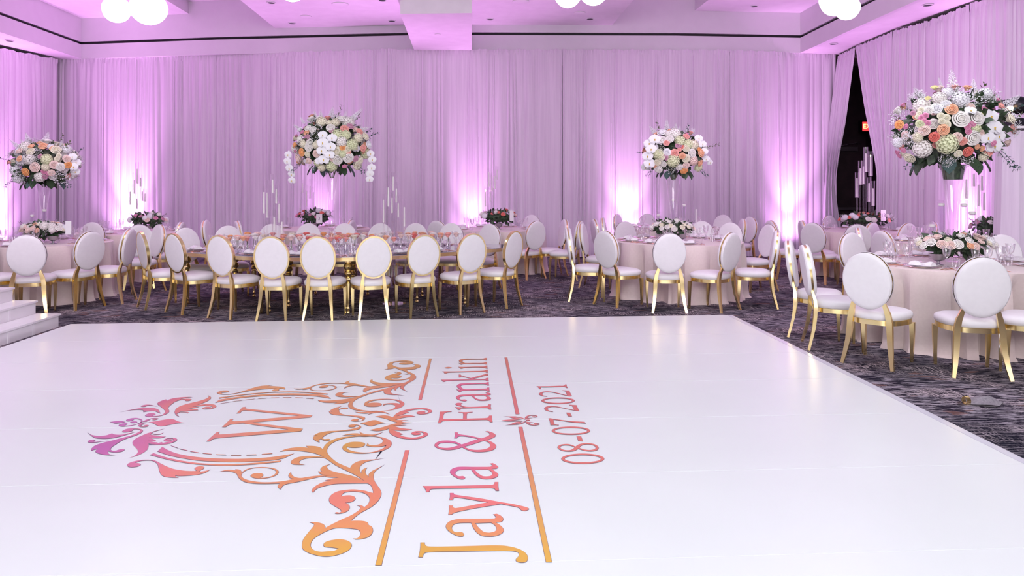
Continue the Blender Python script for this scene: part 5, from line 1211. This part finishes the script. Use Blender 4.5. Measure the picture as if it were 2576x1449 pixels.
# ------------------------------------------------------------------ low centrepieces
def low_arr(label, x, y, z, half, depth, hgt, seed, n=26, yaw=0, tall=.0, pal=None, bowls=2):
    rnd = random.Random(seed); t = thing('low_centrepiece', label, 'flowers', (x, y, z), yaw, 'low flower centrepieces')
    for k in range(bowls):
        bx = (k - (bowls - 1) / 2) * half * .9
        ob('footed_bowl', MB().lathe([(.045, .001), (.045, .008), (.014, .018), (.014, .035), (.055, .055), (.075, .11)], 16, cap=(True, False)).mesh('footed_bowl', M['steel'], True), t, (bx, 0, 0))
    f = foliage('foliage', t, half, depth, hgt * .62, 150, seed, 'leaf', .09); f.location = (0, 0, .14 + hgt * .35)
    placed = []; i = 0; tr = 0
    pal = pal or [('r', 'white', .04, .055), ('r', 'white', .035, .05), ('h', 'white', .04, .055), ('r', 'blush', .035, .05), ('r', 'blush', .035, .048), ('h', 'white', .045, .06), ('r', 'peach', .035, .045), ('b', '', .045, .06), ('h', 'snow', .04, .06), ('r', 'white', .04, .055), ('r', 'cream', .03, .042)]
    while i < n and tr < 1500:
        tr += 1
        d = Vector((rnd.gauss(0, 1), rnd.gauss(0, 1), abs(rnd.gauss(.3, .7)))).normalized(); kd, col, r0, r1 = rnd.choice(pal); R = rnd.uniform(r0, r1)
        p = Vector((d.x * half, d.y * depth, .13 + hgt * .35 + d.z * hgt * .62))
        if any((p - q).length < (R + s) * .60 for q, s in placed): continue
        flower(t, kd, col, p, Vector((d.x * .7, d.y, d.z + .4)), R, rnd); placed.append((p, R)); i += 1
    for j in range(5):
        a = rnd.uniform(0, 6.3); o = ob('sprig', sprig_mesh('stem' if j % 2 else 'euca', j % 3), t, (math.cos(a) * half * .7, math.sin(a) * depth * .7, .12 + hgt * .5), sc=.16); aim(o, (math.cos(a), math.sin(a), .8))
    return t
low_arr('low white and peach centrepiece in front of the front right vase', XD(2402, 6.95)[0], 6.95, TH, .36, .17, .17, 21, 48)
low_arr('low peach and white centrepiece on the middle round table', XD(1692, 9.98)[0], 9.98, TH, .29, .16, .16, 22, 40)
low_arr('low peach and white centrepiece on the left table', XD(110, 9.60)[0], 9.60, TH, .28, .16, .16, 23, 38)
DK = [('r', 'coral', .03, .045), ('r', 'mauve', .03, .045), ('h', 'snow', .045, .06), ('r', 'pink', .03, .04), ('b', '', .045, .06), ('r', 'blush', .035, .05), ('h', 'white', .04, .055)]
low_arr('low grey and pink centrepiece on the far left table', XD(372, 12.2)[0], 12.2, TH, .30, .16, .20, 24, 20, pal=DK, bowls=1)
low_arr('low pink and red centrepiece on the number three table', XD(790, 13.2)[0], 13.2, TH, .34, .16, .22, 25, 22, pal=DK, bowls=1)
low_arr('low grey centrepiece with pink roses on the far middle table', XD(1255, 13.0)[0], 13.0, TH, .33, .16, .24, 26, 22, pal=DK, bowls=1)
low_arr('low white centrepiece with coral roses on table thirteen', XD(2180, 12.25)[0], 12.25, TH, .46, .17, .20, 27, 30, pal=[('h', 'snow', .045, .065), ('b', '', .05, .07), ('r', 'salmon', .03, .04), ('r', 'white', .035, .05), ('h', 'white', .04, .06), ('r', 'coral', .03, .04)], bowls=2)
low_arr('low white centrepiece on the table at the right photo edge', XD(2488, 9.95)[0], 9.95, TH, .26, .16, .20, 28, 20, pal=[('h', 'snow', .05, .07), ('r', 'salmon', .03, .04), ('r', 'mauve', .03, .04), ('b', '', .05, .07), ('r', 'white', .04, .055)], bowls=1)
# ------------------------------------------------------------------ bud vases with roses along the gold table
bud0 = thing('bud_vase', 'x', 'vase')
ob('bowl', MB().lathe([(.018, .001), (.024, .01), (.026, .04), (.016, .075), (.014, .105), (.019, .112)], 10, cap=(True, False)).mesh('bowl', M['glass'], True, False), bud0)
ob('water', MB().lathe([(.016, .003), (.022, .011), (.024, .04)], 8).mesh('water', M['water'], True, False), bud0)
stem_me = MB().tube([(0, 0, -.13), (.004, 0, -.05), (0, 0, -.01)], .0025, 4).mesh('stem', M['stem'])
rnd = random.Random(99); RC = ['salmon', 'peach', 'blush', 'white', 'salmon', 'orange', 'blush', 'coral', 'white', 'cream', 'peach', 'salmon']; rose0 = {}
CN = {'salmon': 'salmon pink', 'peach': 'peach', 'blush': 'blush', 'white': 'white', 'orange': 'orange', 'coral': 'coral red', 'cream': 'cream'}
def mid(X): return 9.42 + .10 * math.sin((X + 2.2) * 1.2) + (.22 * (X + 2.2) / 1.8 if X > -2.2 else -.0)
for row, (dy, n, x0, x1, who) in enumerate(((-.34, 30, -3.75, -.95, 'near'), (-.10, 28, -3.85, -.85, 'centre'), (.14, 28, -3.85, -.75, 'centre'), (.38, 30, -3.8, -.55, 'far'))):
    for i in range(n):
        X = x0 + (x1 - x0) * i / (n - 1) + rnd.uniform(-.02, .02); Y = mid(X) + dy + rnd.uniform(-.05, .05)
        if not free(X, Y, .027): continue
        hz = rnd.uniform(-.012, .02); c_ = RC[rnd.randrange(len(RC))]
        use(bud0, (X, Y, GH), 0, 'little clear bud vase holding one rose along the gold table', 'bud vases on the gold table')
        key = c_
        if key not in rose0:
            t = thing('rose', 'x', 'flower'); ob('bloom', rose_mesh(c_, 4, len(rose0) % 3), t, (0, 0, 0), sc=.051); ob('stem', stem_me, t); rose0[key] = t
        o = use(rose0[key], (X, Y, GH + .168 + hz), rnd.uniform(0, 6), '%s rose in a bud vase along the gold table' % CN[c_], '%s roses on the gold table' % CN[c_], sc=rnd.uniform(.85, 1.15))
        o.rotation_euler = (rnd.uniform(-.05, .06), rnd.uniform(-.05, .05), rnd.uniform(0, 6))
# ------------------------------------------------------------------ tall acrylic candle tubes
def tubes(label, D, z0, items, seed=0, fl=()):
    """items: (px, y top of tube, y bottom of tube, half width px); each tube stands on a thin clear rod"""
    xs = [XD(i[0], D)[0] for i in items]; cx = sum(xs) / len(xs); rnd = random.Random(seed)
    t = thing('tube_candelabra', label, 'candle holder', (cx, D, z0), 0, 'clusters of tall clear candle tubes')
    ob('base_plate', MB().lathe([(.15, .001), (.15, .010)], 28).mesh('base_plate', M['acrylic'], False), t)
    for i, (px, yt, yb, hw) in enumerate(items):
        dy = rnd.uniform(-.10, .10); dd = D + dy; X = XD(px, dd)[0] - cx; zt = ZD(yt, dd) - z0; zb = ZD(yb, dd) - z0; r = hw * dd / 1800
        X = max(-.14, min(.14, X)) if abs(X) < .0 else X
        ob('rod', MB().lathe([(r * .42, .010), (r * .42, zb - .003)], 8).mesh('rod', M['acrylic'], True), t, (X, dy, 0))
        ob('glass_tube', MB().lathe([(r, zb), (r, zt)], 14, cap=(True, False)).mesh('glass_tube', M['acrylic'], True, False), t, (X, dy, 0))
        ch = (zt - zb) * rnd.uniform(.62, .8)
        ob('taper_candle', MB().lathe([(r * .46, zb + .003), (r * .36, zb + ch), (.001, zb + ch + .004)], 10, cap=(True, False)).mesh('taper_candle', M['candle'], True), t, (X, dy, 0))
        if i in fl: ob('flame', MB().lathe([(.002, zb + ch + .006), (.010, zb + ch + .018), (.001, zb + ch + .045)], 8).mesh('flame', M['flame']), t, (X, dy, 0))
    return t
tubes('cluster of tall clear candle tubes left of the gold table bouquet', 9.35, GH, [(664, 468, 537, 5.5), (672, 454, 548, 5.5), (686, 438, 486, 5.5), (695, 465, 512, 5.5), (690, 527, 580, 6), (702, 492, 560, 5.5), (709, 540, 588, 5.5)], 1)
tubes('cluster of tall clear candle tubes right of the gold table bouquet', 9.55, GH, [(965, 488, 560, 5), (977, 444, 520, 5.5), (989, 433, 480, 5.5), (997, 458, 510, 5.5), (986, 484, 536, 5.5), (1002, 492, 547, 5), (1017, 500, 570, 5)], 2)
tubes('cluster of tall clear candle tubes behind the gold table on the number three table', 13.65, TH, [(761, 452, 486, 3.5), (771, 465, 520, 3.5), (780, 450, 500, 3.5), (788, 470, 530, 3.5), (755, 500, 545, 3.5)], 3)
tubes('cluster of tall clear candle tubes on the far left table before the bright drape', 12.6, TH, [(328, 463, 516, 4.5), (338, 434, 488, 4), (345, 408, 462, 4.5), (354, 440, 470, 4), (344, 486, 526, 4.5), (358, 470, 506, 4), (365, 475, 508, 4.5)], 4)
tubes('cluster of tall clear candle tubes on the far middle table, one candle glinting', 13.4, TH, [(1221, 470, 520, 4), (1230, 424, 470, 4), (1238, 434, 480, 4), (1245, 428, 476, 4), (1250, 418, 452, 4), (1233, 470, 508, 4)], 5, fl=(0,))
tubes('bright cluster of tall clear candle tubes before the dark doorway gap', 12.65, TH, [(2156, 434, 497, 4.6), (2164, 404, 465, 4.6), (2178, 370, 433, 5), (2172, 404, 464, 4.6), (2190, 380, 443, 5), (2186, 446, 508, 4.6), (2196, 455, 518, 4.6)], 6, fl=(4,))
tubes('cluster of tall clear candle tubes right of the front right vase', 10.35, TH, [(2431, 425, 500, 6), (2450, 418, 470, 6), (2462, 440, 520, 6), (2470, 428, 480, 6), (2476, 465, 530, 6)], 7)
tubes('cluster of clear acrylic tubes standing on the floor under the gold table', 9.35, 0, [(972, 655, 691, 3.2), (979, 653, 694, 3.2), (986, 655, 696, 3.2), (993, 653, 693, 3.2), (1000, 656, 690, 3.2), (1020, 655, 689, 3.2)], 8)
# floating candle cylinders
def cyl(label, px, ytop, r_px, D, z0, wl=.75):
    x = XD(px, D)[0]; r = r_px * D / 1800; h = ZD(ytop, D) - z0
    t = thing('floating_candle_cylinder', label, 'candle', (x, D, z0), 0, 'glass cylinders with floating candles')
    ob('cylinder', MB().lathe([(r, .001), (r, h)], 20, cap=(True, False)).mesh('cylinder', M['acrylic'], True, False), t)
    ob('water', MB().lathe([(r * .94, .006), (r * .94, h - .06)], 16).mesh('water', M['water'], True, False), t)
    ob('candle', MB().lathe([(r * .6, h - .068), (r * .86, h - .058), (r * .88, h - .038), (r * .6, h - .032)], 16).mesh('candle', M['candle']), t)
for a in (('tall floating candle cylinder left of the front right vase', 2368, 503, 8.5, 7.45), ('tall floating candle cylinder right of the front right vase', 2425, 504, 8.5, 7.42), ('shorter floating candle cylinder right of the front right vase', 2446, 524, 9.5, 7.33),
          ('short floating candle cylinder at the far left of the front right vase', 2345, 556, 8.5, 7.55)): cyl(a[0], a[1], a[2], a[3], a[4], TH)
for a in (('tall floating candle cylinder by the middle round table vase', 1693, 495, 5, 10.5), ('floating candle cylinder right of the middle round table vase', 1721, 508, 5, 10.3), ('short floating candle cylinder left on the middle round table', 1656, 533, 5, 10.3)): cyl(a[0], a[1], a[2], a[3], a[4], TH)
for a in (('floating candle cylinder left of the left table vase', 81, 534, 5, 9.85), ('floating candle cylinder in front of the left table vase', 112, 520, 6, 9.84), ('short floating candle cylinder right on the left table', 146, 552, 5, 9.9)): cyl(a[0], a[1], a[2], a[3], a[4], TH)
# table number cards
def card(label, px, yt, yb, w_px, D, txt, rz, z0=TH):
    x = XD(px, D)[0]; z1 = ZD(yt, D) - z0; wd = w_px * D / 1800 / max(.3, math.cos(rz)); zb = ZD(yb, D) - z0
    t = thing('table_card', label, 'card', (x, D, z0), rz, 'table number cards')
    ob('card', MB().box(-wd / 2, wd / 2, -.002, .002, zb, z1).mesh('card', M['card'], False), t)
    ob('stand', MB().tube([(0, .004, .001), (0, .004, zb + .06)], .004, 6).mesh('stand', M['acrylic']), t); ob('stand_base', MB().lathe([(.035, .001), (.035, .007)], 16).mesh('stand_base', M['acrylic'], False), t)
    if txt: text(txt, (z1 - zb) * .5, M['ink'], t, (0, -.004, (z1 + zb) / 2), name='numeral')
card('white table card with the number 3 behind the gold table', 803, 538, 562, 15, 12.9, '3', 0)
card('white table card with the number 13 before the right drape', 2222, 528, 556, 13, 11.98, '13', .15)
card('pale table card on the table at the right photo edge', 2526, 541, 565, 8, 9.6, '11', -.3)
card('white table card on the far middle table', 1287, 530, 556, 10, 12.72, '', .5)
card('slim white card seen almost edge-on on the middle round table', 1752, 526, 560, 7, 10.0, '', 1.1)
card('white table card on the left table', 172, 556, 590, 14, 9.3, '', .1)
# ------------------------------------------------------------------ things on the carpet and at the edges
nx, ny = P(2462, 1016)
t = thing('dropped_napkin', 'grey napkin pulled through a rose gold ring lying on the carpet', 'napkin', (nx, ny, 0), .12)
def dn(sgn):
    def fn(u, v):
        x = -.09 + u * .27; s = math.sin(PI * min(1, u * 1.05)); y = (v - .5) * (.03 + .15 * s)
        return (x, y, .004 + .045 * s * (1 - abs(2 * v - 1)) * (1 if sgn else 0) + .012 * math.sin(7 * v + 5 * u) * s * (1 if sgn else 0) + .004 * (1 if sgn else 0))
    return fn
ob('linen', MB().grid(dn(1), 14, 8).grid(dn(0), 14, 8).mesh('linen', M['grey_cloth'], True, False), t)
ob('napkin_tail', MB().add([(-.10, -.012, .012), (-.10, .012, .012), (-.15, .03, .006), (-.165, -.02, .02), (-.13, -.035, .03)], [(0, 1, 2, 3, 4)]).mesh('napkin_tail', M['rose_gold'], False, False), t)
ob('ring', MB().tube([(-.095, .026 * math.cos(a), .028 + .026 * math.sin(a)) for a in [2 * PI * k / 16 for k in range(17)]], [(.003, .014)] * 17, square=True, cap=False, up=(1, 0, 0)).mesh('ring', M['gold']), t)
# white thread under the nearest chair
nc = [c for c in CP if abs(c[0] - XD(2478, 5.52)[0]) < .2 and c[1] < 6.1]
if nc:
    cx, cy, yw = nc[0][:3]; r = math.radians(yw)
    bx, by_ = cx + .135 * math.cos(r) - .23 * math.sin(r), cy - .135 * math.sin(r) - .23 * math.cos(r)
    tag(ob('loose_thread', MB().tube([(bx, by_, .36), (bx + .008, by_ - .004, .30), (bx + .003, by_, .25), (bx - .008, by_, .22)], .003, 5).mesh('loose_thread', M['napkin'])), 'loose white thread hanging below the nearest chair seat', 'thread')
# moving head lamp on a scrim-covered tower at the right edge
lx, ly = XD(2562, 8.85)[0], 8.85
tw = thing('scrim_tower', 'lighting tower dressed in white stretch cloth at the right edge', 'stand', (lx, ly, 0))
zt = ZD(320, ly)
ob('top_plate', MB().box(-.26, .26, -.2, .2, zt - .03, zt).mesh('top_plate', M['card'], False), tw)
for s in (-1, 1):
    ob('post', MB().tube([(s * .2, 0, 0), (s * .2, 0, zt - .03)], .025, 8).mesh('post', M['steel']), tw)
m = MB(); n = 24; vs = []
for z, r in ((.01, .27), (.6, .24), (1.2, .22), (1.7, .21), (zt - .20, .20), (zt - .06, .24)):
    for i in range(n):
        a = 2 * PI * i / n; rr = r * (1 + .05 * math.sin(8 * a)); vs.append((rr * 1.15 * math.cos(a), rr * math.sin(a), z))
m.add(vs, [(j * n + i, j * n + (i + 1) % n, (j + 1) * n + (i + 1) % n, (j + 1) * n + i) for j in range(5) for i in range(n)])
ob('cloth_sleeve', m.mesh('cloth_sleeve', M['voile'], True, False), tw)
mh = thing('moving_head_lamp', 'black moving head lamp with a lit warm lens', 'lamp', (lx, ly, zt))
ob('base', MB().box(-.17, .17, -.15, .15, .001, .10).mesh('base', M['dark_metal'], False), mh)
for s in (-1, 1): ob('yoke', MB().box(s * .15 - .02, s * .15 + .02, -.06, .06, .10, .34).mesh('yoke', M['dark_metal'], False), mh)
ob('head', MB().ball((0, 0, .27), .125, 16, 12, .9).mesh('head', M['dark_metal']), mh)
ob('lens', MB().ball((XD(2541, ly - .13)[0] - lx, -.13, ZD(274, ly - .13) - zt), .038, 14, 10).mesh('lens', M['bulb']), mh)
